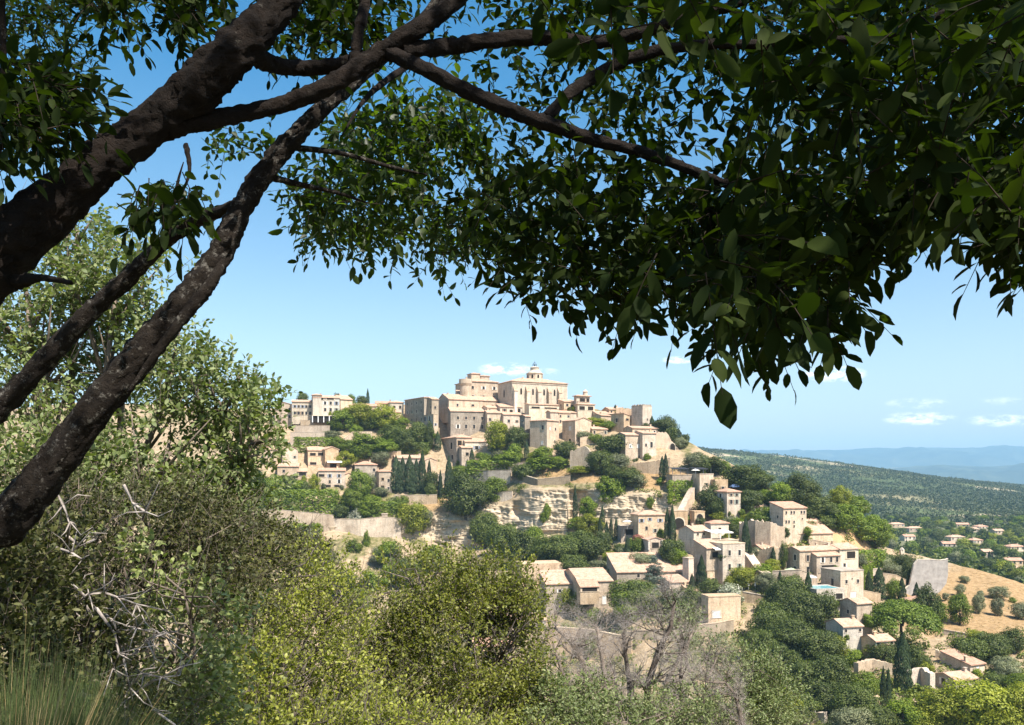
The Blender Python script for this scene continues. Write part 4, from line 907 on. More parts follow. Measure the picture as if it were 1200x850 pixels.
H('garden_house', 'tan roofed house between long barn roof and white garage', 806, 829, 705, 693, 16, d=8, D=277, roof='gable', pitch=20, wall='stone', win=grid(2, 1, .8, 1.2))
H('garden_house', 'tiny house with pale roof under the umbrella pine shade', 1026, 1048, 762, 752, 18, d=6, D=232, roof='gable', pitch=20, wall='warm', win=grid(2, 1, .7, 1.0))
H('garden_house', 'small tan house below the curved grey road wall', 1076, 1096, 716, 706, 18, d=7, D=276, roof='hip', pitch=20, wall='warm', rm='red', win=grid(2, 1, .8, 1.1))
for pts, lb in (([(560, 584, 577), (600, 583, 576)], 'low garden wall left of the layered cliff top'), ([(462, 590, 581), (512, 590, 580)], 'low wall along the foot of the cypress grove'), ([(512, 566, 556), (548, 562, 553)], 'short terrace wall between cypress grove and dark oak'),
                ([(576, 552, 545), (620, 548, 542)], 'thin terrace wall below the leaning grey gable house'), ([(700, 662, 652), (748, 664, 655)], 'stone terrace wall above the long barn roof'), ([(866, 626, 618), (900, 630, 620)], 'low stone wall left of the red-roofed tall house'),
                ([(948, 640, 632), (1000, 650, 642)], 'low wall along the orange earth bank'), ([(1000, 700, 690), (1032, 706, 696)], 'garden wall right of the flat pool block'), ([(1104, 744, 738), (1150, 752, 746)], 'low dry-stone wall at the foot of the straw slope'),
                ([(870, 706, 694), (905, 712, 700)], 'terrace wall under the three closed white parasols'), ([(420, 540, 532), (470, 536, 529)], 'garden wall above the cypress grove'), ([(1022, 676, 668), (1048, 672, 664)], 'short stone wall by the two white cars')):
    wall_line('terrace_wall', lb, pts, .8, 'stone')
# --- lower centre
H('long_barn', 'long low house with tan tiled roof behind the blue cedar', 723, 806, 680, 671, 8, xl=711, D=294, roof='shed', pitch=20, wall='grey', rm='roof', win=[(.9, .2, 2, 1.4, 'o'), (.3, .3, .8, 1, 'w')], sink=8)
H('garden_cottage', 'sunlit cottage wall with small arched window below the long roof', 785, 807, 700, 683, 14, d=8, D=279, roof='shed', pitch=10, wall='warm', win=[(.35, .3, .8, 1.4, 'a'), (.35, .02, .9, 1.5, 'd')])
H('old_farm', 'old stone farmhouse with dark loggia and tan roofs', 678, 718, 712, 682, 12, xl=640, D=276, roof='gable', pitch=15, wall='stone', rm='roof', win=[(.28, .42, 6.2, 2.0, 'o'), (.75, .12, 1.3, 2.4, 'd')], sink=8)
H('lean_to', 'low lean-to with weathered tan roof left of old farmhouse', 640, 680, 699, 685, 10, d=11, D=281, roof='shed', pitch=16, wall='grey', rm='roof', win=[(.4, .3, .8, .9, 'w')], sink=8)
H('shed_roof_house', 'tiled canopy shed projecting from the old farmhouse front', 680, 702, 694, 688, 12, d=4, D=272, roof='shed', pitch=22, wall='stone', rm='red', win=[(.5, .1, 5, 1.2, 'o')], cat='shed')
H('rock_house', 'flat-topped ruined stone house above the old farmhouse', 612, 660, 684, 661, 14, d=10, D=302, roof='none', wall='warm', win=[], cat='ruin')
t = H('garage', 'stone garage with white door below the wide block', 830, 868, 724, 700, 10, xl=822, D=257, roof='flat', wall='warm', win=[(.25, .0, 2.4, 2.0, 'd')], cat='garage', sink=6)
wall_line('road_wall', 'long grey stone wall across the slope behind dead tree', [(735, 752, 741), (790, 750, 736), (838, 746, 731), (860, 742, 727)], .9, 'grey', sink=5)
wall_line('terrace_wall', 'pink-tan stone wall behind the dead tree trunks', [(640, 770, 735), (690, 768, 738), (740, 764, 748)], .9, 'warm', sink=5)
H('brown_gable_house', 'small brown gable house beside the umbrella pine', 1004, 1022, 730, 708, 22, xl=984, D=246, roof='gable', pitch=18, wall='stone', rm='roof', lwin=[(.5, .4, .7, 1, 'w')], sink=6)
H('white_wall_house', 'low white-walled cottage with tan roof below brown gable house', 988, 1011, 748, 735, 14, d=8, D=236, roof='gable', pitch=20, wall='pale', rm='roof', sink=6, win=grid(2, 1, .6, .7))
H('villa', 'tan villa with red roof right of the tall dark cypress', 1137, 1154, 794, 780, 24, xl=1102, D=226, roof='shed', pitch=12, wall='warm', rm='red', win=[(.5, .35, .9, 1.5, 'c')], chim=((.1, .2),))
H('villa', 'grey-gabled lower villa wing with tan roof and blue window', 1120, 1146, 812, 798, 20, xl=1092, D=217, roof='gable', pitch=16, wall='grey', rm='roof', lwin=[(.5, .4, 1, 1.4, 's')])
for pts, lb in (([(1066, 808, 786), (1078, 806, 782), (1090, 812, 788)], 'broken pale stone ruin right of the tall dark cypress'), ([(1006, 796, 776), (1022, 790, 772), (1046, 792, 776)], 'rubble terrace wall left of the tall dark cypress'),
                ([(1096, 772, 762), (1110, 775, 765)], 'short tan garden wall behind the tall dark cypress'), ([(930, 842, 832), (950, 846, 834), (966, 850, 834)], 'pale broken wall at the bottom among dark oaks'), ([(1010, 822, 812), (1030, 826, 818)], 'flat pale rubble wall by the twin slim cypresses')):
    wall_line('ruined_wall', lb, pts, 1.4, 'stone', crumble=.3, cat='ruin')
link('chimney', MB().box(-.3, .3, -.3, .3, -2, 2.6).mesh('chimney'), M['white']).location = P(954, 838, D1(954, 846))
o = COL.objects['chimney']; 
for c_ in list(COL.objects):
    if c_.name.startswith('chimney') and c_.parent is None: c_.name = 'white_post'; tag(c_, 'small white post on pale broken wall at the bottom', 'post')
wall_line('retaining_wall', 'long stone retaining wall below the green hedge', [(296, 626, 597), (330, 625, 598), (372, 624, 602), (391, 622, 604)], 1.2, 'stone')
wall_line('retaining_wall', 'lower stone wall with dark ivy stains right of hedge', [(391, 622, 608), (420, 628, 609), (448, 630, 606), (470, 632, 608)], 1.2, 'stone')
link('gate_pillar', MB().box(-1.2, 1.2, -1.2, 1.2, -3, 5.5).prism_z([(-1.4, -1.4), (1.4, -1.4), (1.4, 1.4), (-1.4, 1.4)], 5.503, 5.9).mesh('gate_pillar'), M['stone']).location = P(451, 617, D1(451, 617))
tag(COL.objects['gate_pillar'], 'square stone pillar rising from the lower retaining wall', 'pillar')
# parasols, post, cars, people's terrace pieces
def parasol(px, py, h, r, mat, lb, closed=False, D=None):
    D = D or D1(px, py); t = thing('parasol', lb, 'parasol', P(px, py, D))
    link('pole', MB().tube([(0, 0, -1), (0, 0, h)], [.05, .05], 6).mesh('pole'), M['white'], t)
    prof = [(.18, .8), (.34, 1.0), (.30, h * .6), (.10, h), (.02, h + .15)] if closed else [(r, h - .7), (r, h - .65), (.06, h), (.01, h + .05)]
    link('canopy', MB().lathe(prof, 8).mesh('canopy'), M[mat], t); return t
for px, lb in ((877, 'leftmost of three closed white parasols below the wide block'), (885, 'middle one of three closed white parasols below wide block'), (893, 'rightmost of three closed white parasols below the wide block')):
    t = parasol(px, 690, 3.0, 1.4, 'white', lb, True, D=281); t['group'] = 'closed parasols on the lower terrace'
parasol(735, 617, 2.6, 1.9, 'awning', 'open cream parasol on the terrace left of pale house', D=339)
parasol(815, 557, 2.6, 1.9, 'awning', 'open cream parasol between dark awnings of the cafe terrace', D=352)
parasol(927, 676, 3.0, 2.2, 'green_canvas' if 'green_canvas' in M else 'awning', 'open pale parasol left of the pool house', D=287)
parasol(951, 684, 2.7, 1.8, 'white', 'open white parasol beside the turquoise pool', D=274)
t = thing('stone_pillar', 'slim pale stone pillar standing above the hedge by the road', 'pillar', P(1057, 656, 330))
link('shaft', MB().prism_z([(-.7, -.7), (.7, -.7), (.7, .7), (-.7, .7)], -3, 3.6).mesh('shaft'), M['pale'], t); link('cap', MB().lathe([(.95, 3.6), (.95, 3.85), (.1, 4.9)], 4).mesh('cap'), M['pale'], t)
def car(px, py, D, rz, paint, lb):
    t = thing('parked_car', lb, 'car', P(px, py, D), rz)
    m = MB().prism_y([(-2.1, .3), (-2.15, .75), (-1.2, .92), (-.7, 1.42), (.9, 1.45), (1.6, .98), (2.15, .9), (2.15, .3)], -.85, .85)
    b = link('body', m.mesh('body'), M[paint], t)
    bv = b.modifiers.new('bevel', 'BEVEL'); bv.width = .08; bv.segments = 2
    link('windows', MB().prism_y([(-1.08, .96), (-.66, 1.36), (.86, 1.38), (1.42, 1.0)], -.86, .86).mesh('windows'), M['pane'], t)
    for x in (-1.35, 1.35):
        for y in (-.82, .66):
            w = link('wheel', MB().prism_y([(.32 * math.cos(a * .5236), .32 * math.sin(a * .5236)) for a in range(12)], 0, .18).mesh('wheel'), M['tyre'], t); w.location = (x, y, .32)
car(861, 572, 356, .5, 'carblue', 'small blue car parked behind the red-tan roofed house')
car(1019, 663, 332, .1, 'carwhite', 'left one of two white cars under the trees by the road')
car(1031, 662, 334, .2, 'carwhite', 'right one of two white cars under the trees by the road')
# --- villas on the valley floor
VILLAS = [(1013,597,16,'nearest pale villa on the wooded slope behind red-roofed house'),(986,591,16,'low tan villa partly hidden by trees on the wooded slope'),(1052,617,16,'tan villa with cone roof among the valley trees'),(1066,632,14,'low villa with orange roof left of the valley road'),
 (1073,622,18,'long pale villa just right of the cone-roofed villa'),(1128,617,16,'villa with orange-tan roof far across the valley'),(1152,620,12,'small grey-roofed villa right of the orange-tan roofed villa'),(1171,625,12,'little white villa at the far edge of valley trees'),
 (1122,633,18,'wide pale villa above the dark trees beyond the road bend'),(1112,641,17,'red-brown roofed villa just beyond the curved road wall'),(1146,637,12,'villa with pinkish roof half hidden in valley trees'),(1158,651,12,'tall white villa beyond the straw slope'),
 (1192,645,18,'large villa with pink roof at the right picture edge'),(1188,662,22,'grey-roofed villa row below the large pink-roofed villa'),(1195,673,16,'low dark-roofed villa at the right edge above straw slope'),(1143,622,8,'tiny pale villa between two far valley villas')]
for i, (px, py, wpx, lb) in enumerate(VILLAS):
    Dv = Gray(px, py + 2)
    h_ = 4.2 if wpx > 10 else 3.4
    ye = py + 2 - h_ / Dv * F
    H('villa', lb, px - wpx * .42, px + wpx * .5, py + 2, ye, [14, -8, 20, 5][i % 4], d=9, D=Dv, roof=['hip', 'gable'][i % 2], pitch=20, wall=['pale', 'warm', 'stone'][i % 3], rm='red' if 'orange' in lb or 'red' in lb or 'pink' in lb else 'roof', win=grid(3, 1, 1.1, 1.4), sink=14, clamp=False, group='villas scattered over the valley floor')
# ================================================================ trees and shrubs of the village
T = [
 # crest left
 ('oak',355,459,478,14),('oak',395,460,478,9),('green',412,462,478,12),('oak',424,463,478,12),('cyp',431,455,478,4),
 ('lime',419,472,502,40),('lime',453,475,504,34),('green',402,480,505,26),('oak',427,487,505,18),('green',437,480,504,22),('green',392,490,505,16),
 ('green',470,489,504,22),('oak',490,492,526,26),('oak',459,498,518,34),('green',430,508,536,42),('green',452,514,533,34),('oak',476,502,528,28),
 ('lime',405,529,548,24),('olive',446,528,546,26),('hedge',368,513,526,38),('olive',388,504,516,26),('green',418,498,514,16),('green',397,512,528,18),('green',408,516,532,20),
 ('hedge',486,519,529,30),('oak',504,495,526,12),('cyp',513,505,528,8),('green',440,520,536,20),('lime',468,510,526,18),('green',425,522,540,24),('oak',482,515,530,20),
 # cypress grove
 ('cyp',464,533,576,12),('cyp',472,535,576,11),('cyp',480,532,577,12),('cyp',488,537,577,10),('cyp',495,527,577,9),('cyp',468,540,578,10),('cyp',484,542,578,10),('oak',506,552,578,18),('cyp',516,550,582,5),('cyp',503,538,572,6),
 # hedge and garden trees
 ('oak',303,553,582,26),('green',322,557,580,26),('oak',338,556,580,24),('green',347,562,582,24),('lime',369,556,580,14),('oak',355,562,582,18),('green',312,562,586,24),
 ('hedge',318,576,600,52),('hedge',366,575,601,52),('green',301,578,602,22),
 ('green',420,552,590,30),('green',411,574,604,28),('oak',400,590,608,22),('lime',404,580,596,14),('green',436,580,600,30),('hedge',448,588,603,46),('green',430,590,606,24),('olive',446,570,582,20),
 ('olive',433,553,580,16),('lime',484,588,626,36),('olive',496,592,620,22),('green',470,580,600,20),('olive',462,582,594,16),
 ('shrub',416,596,614,16,'rounded pale grey flowering shrub on the wall below the hedge','flower'),('shrub',343,608,623,26),('shrub',367,612,624,20),('shrub',310,608,624,24),('shrub',300,608,624,20),('cyp',322,601,626,5),
 ('shrub',297,580,606,14,'pale silver bush at the left end of the long hedge','olive'),('shrub',344,620,640,26,'rounded pale olive bush below two clipped dark shrubs','olive'),('shrub',365,618,636,18,None,'olive'),('shrub',302,622,640,34,None,'olive'),
 ('oak',381,636,672,28),('shrub',441,607,618,8),('shrub',430,622,640,8),('cyp',400,606,612,4),
 ('shrub',306,602,612,8),('shrub',331,600,610,6),('shrub',347,602,613,7),('shrub',362,604,616,6),('shrub',408,606,616,8),('shrub',425,608,620,9),('shrub',438,607,616,6),('shrub',457,610,622,8),('olive',445,640,664,26),('shrub',415,632,646,16),('shrub',432,668,690,24),('oak',400,664,700,34),('shrub',460,660,684,26),('shrub',418,690,712,30),
 # centre left gardens
 ('oak',546,555,606,56),('green',579,560,588,30),('cyp',526,534,582,10),('cyp',516,554,584,5),('oak',505,565,585,14),('green',540,546,566,26),('cyp',553,525,545,6),('green',566,530,545,20),('hedge',576,540,552,50),
 ('lime',583,492,530,30),('oak',604,498,528,26),('green',596,528,548,36),('cyp',596,520,548,6),('oak',613,543,563,26),('olive',584,527,540,18),('cyp',578,512,528,5),('green',604,520,546,20),
 ('green',636,524,546,26),('oak',662,516,537,28),('shrub',640,536,548,46),('shrub',657,537,546,24),('lime',625,530,545,16),('cyp',617,515,540,6),('green',640,482,490,16),('green',654,535,548,18),
 ('lime',697,489,502,26),('green',712,493,505,18),('olive',683,504,517,24),('oak',718,508,536,46),('green',733,515,535,20),('oak',703,526,556,30),('green',698,508,520,16),('olive',724,530,552,30),('oak',738,548,570,34),
 ('olive',744,555,572,26),('oak',717,545,560,20),('shrub',711,558,580,26),('shrub',722,562,578,22),('lime',680,546,556,34,'low yellowish dry bush on the rock ledge above the cliff'),('oak',757,495,507,10),
 ('green',731,478,490,22),('cyp',721,474,488,5),('cyp',764,487,508,7),('oak',780,488,512,30),('oak',773,492,512,16),('cyp',795,502,520,10),('oak',788,500,518,18),('olive',798,512,526,16),('oak',803,508,524,12),
 ('cyp',776,534,563,7),('cyp',780,531,563,7),('hedge',797,564,584,26),('oak',802,570,584,14),('shrub',762,582,592,10),('shrub',774,560,568,10),
 # below the cliff
 ('oak',569,598,642,36),('oak',590,612,652,42),('oak',612,622,660,34),('green',625,616,650,26),('oak',603,638,664,22),('oak',655,624,664,52),('oak',680,620,656,40),('oak',638,632,662,30),('oak',671,648,678,36),('oak',694,626,660,40),
 ('oak',706,620,656,24),('lime',690,603,628,34),('green',676,606,622,22),('cyp',711,610,640,6),('cyp',716,606,634,5),('cyp',722,606,632,5),('cyp',703,604,634,5),('cyp',735,628,660,7),
 ('green',688,582,606,20),('cyp',674,568,612,6),('cyp',706,592,622,6),('shrub',641,590,604,9),('shrub',637,600,610,8),
 ('lime',716,646,664,24),('olive',732,640,658,22),('olive',751,646,668,32),('green',734,655,668,22),('green',748,630,652,26),('oak',727,636,654,20),('olive',760,648,668,22),('rustbush',747,626,636,14),
 ('cedar',766,650,690,38),('cedar',760,684,706,46),('oak',742,676,722,54),('green',735,690,728,44),('oak',792,690,722,42),('oak',810,688,720,30),('cyp',822,650,700,13),('cyp',811,672,702,9),('oak',832,676,702,24),
 ('cyp',782,594,642,8),('cyp',788,591,642,8),('oak',788,630,662,32),('green',794,640,664,24),('lime',666,690,718,24),('lime',678,694,722,24),('green',655,694,716,18),('green',697,712,732,18),('oak',620,670,690,18),('olive',700,655,672,24),
 ('olive',720,664,676,20),('green',774,620,640,10),
 # right of the cliff
 ('oak',834,568,606,32),('oak',844,580,610,24),('lime',846,600,614,26),('cyp',857,590,606,6),('green',862,592,604,14),('oak',872,543,574,46),('oak',888,552,576,36),('olive',815,528,552,28),('oak',836,534,556,26),('oak',823,532,556,20),('green',848,540,556,18),
 ('oak',880,572,602,32),('green',898,574,592,26),('green',895,594,622,40),('oak',904,598,624,26),('lime',878,602,618,22),('green',866,606,626,26),('olive',856,604,622,22),('oak',860,612,630,14),
 ('cyp',874,604,652,9),('cyp',879,632,668,6),('cyp',906,640,668,7),('green',893,660,678,24),('lime',905,655,672,18),('oak',918,636,668,10),('olive',884,640,662,24),('flowerbush',856,684,704,32),('olive',897,670,694,28),('lime',869,664,690,32),('green',886,626,644,16),('cyp',914,668,694,6),('lime',856,674,690,18),('cyp',923,618,636,5),('olive',905,680,696,18),
 ('green',837,612,628,12),('shrub',812,606,614,12),('cyp',947,668,712,10),('oak',928,672,708,34),('green',912,690,716,30),('olive',925,684,704,18),
 ('oak',936,556,598,46),('green',915,566,596,30),('oak',958,580,612,34),('oak',974,588,616,30),('green',990,592,624,40),('green',1010,600,634,40),('oak',966,604,622,24),('oak',945,592,612,22),('green',1026,606,644,34),('oak',950,610,622,16),
 ('lime',984,570,598,28),('green',1004,580,606,30),('hedge',1015,645,666,40),('olive',1006,648,664,20),('oak',1040,648,668,20),('oak',1060,648,674,24),('lime',1064,664,680,14),('olive',1045,658,678,26),('olive',1034,650,672,24),
 ('hedge',1017,664,694,11),('cyp',1030,664,702,14),('cyp',1057,676,708,9),('cyp',1074,682,714,9),('green',1048,678,704,18),('oak',1063,655,692,14),('cyp',1018,668,700,8),('cyp',1090,664,690,7),('oak',1086,686,736,30),('green',1098,705,738,24),('green',1078,700,730,24),
 ('pine',1058,699,762,76),('cyp',1058,740,812,19),('cyp',1035,780,830,7),('cyp',1041,782,830,7),
 # straw slope
 ('olive',1125,684,700,13),('green',1125,697,732,26),('olive',1147,694,720,15),('olive',1171,686,702,24),('olive',1169,699,722,16),('olive',1197,706,726,24),('olive',1130,674,684,12),('olive',1149,692,700,9),('shrub',1186,700,706,8),('olive',1108,694,704,8),
 # dark wood at the lower right
 ('oak',915,682,724,44),('oak',938,690,738,50),('oak',962,692,742,46),('oak',900,706,752,46),('oak',930,724,772,56),('oak',890,736,778,40),('oak',958,735,782,52),('lime',976,742,776,36),('oak',912,756,800,50),('oak',944,772,812,46),('oak',974,764,816,48),
 ('lime',942,776,806,28),('oak',966,800,838,54),('oak',936,812,846,44),('oak',1000,800,848,56),('green',1012,786,820,34),('oak',986,780,806,24),('lime',1024,752,778,30),('oak',1036,752,786,30),('green',998,760,780,26),('lime',886,764,790,28),('oak',1024,824,862,44),('olive',1000,826,866,50),
 ('green',1060,820,862,50),('oak',1044,836,866,30),('lime',1086,776,800,16),('oak',1074,756,792,26),('oak',1082,766,796,22),('green',900,790,826,40),('lime',918,810,850,40),
 ('oak',1135,746,778,40),('oak',1160,740,776,44),('olive',1178,768,792,34),('oak',1188,736,764,30),('lime',1142,738,756,20),('oak',1166,788,812,30),('green',1194,790,816,30),('lime',1148,758,768,16),('olive',1182,776,800,26),
 ('lime',1110,808,866,70),('lime',1150,796,866,80),('lime',1196,800,866,66),('lime',1172,822,872,60),('lime',1085,834,872,40),
 # lower slope left of the dead tree
 ('green',690,742,770,26),('oak',560,660,690,30),('oak',475,650,690,30),('green',455,632,664,34),('shrub',503,640,668,40),
]
LAND = [('the domed church',622,462),('the hotel tower',372,475),('the grey shaded house',485,482),('the long stone house',550,492),('the big peach corner house',636,510),('the pyramid-roofed house',530,525),
 ('the cypress grove',480,555),('the long green hedge',340,590),('the long peach house',390,562),('the stepped tan house',370,538),('the ivy-stained wall',432,618),('the layered cliff',640,595),('the cliff-top house',745,528),('the square tower',752,490),
 ('the cypress pair',778,548),('the cafe terrace',812,560),('the pale terrace house',764,618),('the blue-grey shaded gable',812,640),('the wide white-shuttered block',850,662),('the red-roofed tall house',925,608),('the pool house',955,655),('the flat pool block',990,688),
 ('the old farmhouse',700,690),('the long barn roof',765,668),('the white garage',848,712),('the brown gable house',1005,720),('the umbrella pine',1058,725),('the tallest dark cypress',1058,780),('the curved road wall',1090,672),('the straw slope',1150,705),('the red-roofed villa',1128,788),('the arched ruin',788,525),('the red-tan roofed house',853,590),('the blue cedar',766,670)]
WORD = dict(oak='dark green tree', green='mid-green tree', lime='yellow-green tree', olive='grey-green olive tree', cyp='dark cypress', pine='umbrella pine', cedar='blue-grey cedar', hedge='clipped green hedge', shrub='low green shrub', flower='pale blossoming bush', rust='pink-red flowering bush')
SPECIAL = {(1058,699):'wide bright umbrella pine with flat dome beside brown gable house',(1058,740):'tallest dark cypress in front of the umbrella pine',(766,650):'blue-grey cedar standing in front of the long barn roof',(760,684):'lower drooping branches of second blue-grey cedar before the barn'}
def rel(px, py, n=0):
    ds = sorted(LAND, key=lambda l: math.hypot((px - l[1]), (py - l[2]) * 1.3))
    l = ds[n]; dx, dy = px - l[1], py - l[2]
    if math.hypot(dx, dy) < 9: w = 'right beside'
    elif abs(dx) > abs(dy) * 2: w = 'right of' if dx > 0 else 'left of'
    elif abs(dy) > abs(dx) * 2: w = 'below' if dy > 0 else 'above'
    else: w = ('below and ' if dy > 0 else 'above and ') + ('right of' if dx > 0 else 'left of')
    return f'{w} {l[0]}'
names = {}
rows = []
for t in T:
    kind, px, yt, yb, w = t[:5]; lb = t[5] if len(t) > 5 else SPECIAL.get((px, yt)); mat = t[6] if len(t) > 6 else None
    if kind == 'rustbush': kind, mat = 'shrub', 'rust'
    if kind == 'flowerbush': kind, mat = 'shrub', 'flower'
    asp = 1.0; rz = None
    if kind == 'hedge': rz = R(8); asp = .35
    o = plant(kind, px, yt, yb, w, None, mat, rz=rz, aspect=asp)
    rows.append([o, kind, mat, px, (yt + yb) / 2, w, yb - yt, lb])
def assign():
    base = {}
    for r in rows:
        if r[7]: continue
        o, kind, mat, px, py, w, h, _ = r
        word = WORD[mat if mat in ('flower', 'rust') else ('shrub' if kind == 'shrub' else kind)]
        if kind == 'shrub' and mat == 'olive': word = 'pale silver-green bush'
        size = '' if kind in ('hedge', 'shrub') else ('large ' if w * h > 1300 else ('small ' if w * h < 420 and kind != 'cyp' else ('slim ' if kind == 'cyp' and w < 7 else '')))
        base.setdefault(f'{size}{word} {rel(px, py)}', []).append(r)
    for b, rs in base.items():
        if len(rs) == 1: rs[0][7] = b; continue
        rs.sort(key=lambda r: r[3])
        nth = {2: ['left one of two', 'right one of two'], 3: ['left one of three', 'middle one of three', 'right one of three']}.get(len(rs)) or (['leftmost of these'] + [f'{q} of these from left' for q in ('second', 'third', 'fourth', 'fifth', 'sixth', 'seventh', 'eighth')][:len(rs) - 2] + ['rightmost of these'])
        for r, q in zip(rs, nth): r[7] = f'{b}, {q}'
    for r in rows:
        g = {'cyp': 'cypresses on the village slope', 'olive': 'olive trees on the slopes', 'hedge': 'clipped hedges in the gardens', 'shrub': 'shrubs on the terraces', 'pine': None, 'cedar': None}.get(r[1], 'leafy trees on the village slope')
        tag(r[0], r[7], None, g)
assign()

# small shrubs growing against the house walls
rs_ = random.Random(77)
for ctr, th, w, d in HOUSES:
    for _ in range(rs_.choice((0, 1, 1, 2))):
        u_ = rs_.uniform(-.5, .5) * w; hgt = rs_.uniform(1.2, 3.0); c_, s_ = math.cos(R(th)), math.sin(R(th)); off = d / 2 + hgt * .35
        t = thing('shrub', 'small green shrub growing against the wall of a village house', 'shrub', (ctr.x + c_ * u_ + s_ * off, ctr.y + s_ * u_ - c_ * off, ctr.z - .3), rs_.random() * 6, 'small shrubs against the house walls')
        mt = rs_.choice(('green', 'oak', 'olive', 'lime')); k_ = rs_.uniform(.9, 1.5)
        c = link('crown', crown_mesh('shrub', mt, rs_.randint(0, 2), 1), None, t); c.scale = (hgt * k_, hgt * k_ * .8, hgt * 1.2); c.location = (0, 0, -hgt * .2)

# trees among the villas on the valley floor and the wooded foot of the hill: individuals where they show, a mass beyond
def mid_tree(px, D, kind, hgt, wid, group, lb):
    x = (px - 600) / F * D; z = float(G(x, D)); py = HOR - z / F * 0
    nm, cat = NAME_OF[kind]
    t = thing(nm, lb, cat, (x, D, z), random.random() * 6.28, group)
    c = link('crown', crown_mesh(kind, kind, random.randint(0, 2), .45), None, t); c.scale = (wid, wid, hgt)
    tr = link('trunk', trunk_mesh(kind, random.randint(0, 2)), None, t); tr.scale = (hgt * .8, hgt * .8, hgt)
rr_ = random.Random(21)
HIDDEN = lambda px: np.interp(px, [820, 860, 920, 980, 1040, 1100, 1160, 1200], [548, 570, 596, 616, 642, 652, 668, 686])
n_mid = 0; spots = []
while n_mid < 170:
    px = rr_.uniform(900, 1215); py = 590 + (rr_.random() ** .8) * 100
    if py > HIDDEN(px) + 4: continue
    D = Gray(px, py)
    if D > 1150 or D < 380: continue
    if any(abs(px - v[0]) < v[2] * .6 + 3 and -2 < py - v[1] < 9 for v in VILLAS): continue
    if any(abs(px - a) < 5 and abs(py - b) < 2 for a, b in spots): continue
    spots.append((px, py)); kind = rr_.choice(['oak', 'oak', 'green', 'green', 'olive', 'oak', 'lime']) if rr_.random() > .06 else 'cyp'
    hgt = rr_.uniform(6, 11) * (1.2 if kind == 'cyp' else 1); wid = hgt * (.25 if kind == 'cyp' else rr_.uniform(.9, 1.4))
    wd = {'oak': 'round dark green tree', 'green': 'round mid-green tree', 'olive': 'grey-green olive tree', 'lime': 'yellow-green tree', 'cyp': 'thin dark cypress'}[kind]
    mid_tree(px, D, kind, hgt, wid, 'trees among the valley villas', f'{wd} among the villas on the valley floor'); n_mid += 1

def wood_mass(name, n, sampler, hmin, hmax, mat, per=7, seed=5):
    r = np.random.default_rng(seed)
    x, y, z, s = sampler(r, n)
    h = (hmin + (hmax - hmin) * r.random(len(x)) ** 1.4) * s
    u = in_ball(r, len(x) * per, .5).reshape(len(x), per, 3) * np.array([.62, .62, .5])
    p = np.stack([x, y, z + h * .5], -1)[:, None] + u * h[:, None, None]
    p = p.reshape(-1, 3); d = u.reshape(-1, 3) + r.normal(size=p.shape) * .4
    hh = np.repeat(h, per)
    V, Tt = cards(p, d, hh * .62, hh * .55, seed, .3)
    me = npmesh(name, V, [Tt]); return tag(link(name, me, mat), kind='stuff')
def s_ridge(r, n):
    px = r.uniform(760, 1330, n); D = np.exp(r.uniform(np.log(1050), np.log(3300), n))
    x = (px - 600) / F * D; c = fbm(x / 120, D / 120, None, 71)
    c2 = fbm(x / 420, D / 420, None, 74); k = ((c > -.25) & (c2 > -.38)) | (r.random(n) < .22); x, D = x[k], D[k]
    return x, D, G(x, D), np.ones(len(x))
wood_mass('far_wood', 52000, s_ridge, 2.6, 6.2, LEAF['ridge'], 5, 5)
def s_val(r, n):
    px = r.uniform(860, 1330, n); D = np.exp(r.uniform(np.log(390), np.log(1150), n))
    x = (px - 600) / F * D; c = fbm(x / 45, D / 45, None, 73)
    py = HOR - G(x, D) / D * F
    k = (c > -.15)
    for v in VILLAS: k &= ~((np.abs(px - v[0]) < v[2] * .7) & (py > v[1] - 2) & (py < v[1] + 9))
    x, D = x[k], D[k]; return x, D, G(x, D), np.ones(len(x))
wood_mass('valley_woods', 3600, s_val, 2.5, 6.5, LEAF['valley'], 22, 6)
# scrub and dry tufts covering the hill between the trees
def hill_points(n, r):
    px = r.uniform(290, 1230, n); py = crest(px) + (r.random(n) ** .9) * (880 - crest(px))
    D = Dof(px, py); return px, py, D
def scrub(name, n, keep, mat, smin, smax, per, seed):
    r = np.random.default_rng(seed); px, py, D = hill_points(n, r)
    k = keep(px, py, r); px, py, D = px[k], py[k], D[k]
    s = r.uniform(smin, smax, len(px)); x = (px - 600) / F * D; z = (HOR - py) / F * D
    u = in_ball(r, len(px) * per, .3).reshape(len(px), per, 3) * np.array([.6, .6, .5])
    p = (np.stack([x, D, z + s * .25], -1)[:, None] + u * s[:, None, None]).reshape(-1, 3); ss = np.repeat(s, per)
    d = u.reshape(-1, 3) + r.normal(size=p.shape) * .3 + np.array([0, 0, .3])
    V, Tt = cards(p, d, ss * .3, ss * .2, seed)
    tag(link(name, npmesh(name, V, [Tt]), mat), kind='stuff')
cliffy = lambda px, py: ((px > 555) & (px < 800) & (py > 566) & (py < 628) & (py > 585 - (px - 640) * .02)) | ((px > 380) & (px < 520) & (py > 600) & (py < 660))
strawy = lambda px, py: (px > 1085) & (py > 665 + (px - 1140) * .25) & (py < 745)
scrub('undergrowth', 5200, lambda x, y, r: ~cliffy(x, y) & ~strawy(x, y) & (y > 540) & ((fbm(x / 22, y / 12, None, 81) > -.05) | (y > 700) & (r.random(len(x)) < .6)), LEAF['valley'], 1.0, 3.2, 34, 8)
scrub('dry_grass', 3800, lambda x, y, r: (strawy(x, y) | ((r.random(len(x)) < .25) & ~cliffy(x, y) & (y > 545))), LEAF['straw'], .5, 1.2, 10, 9)
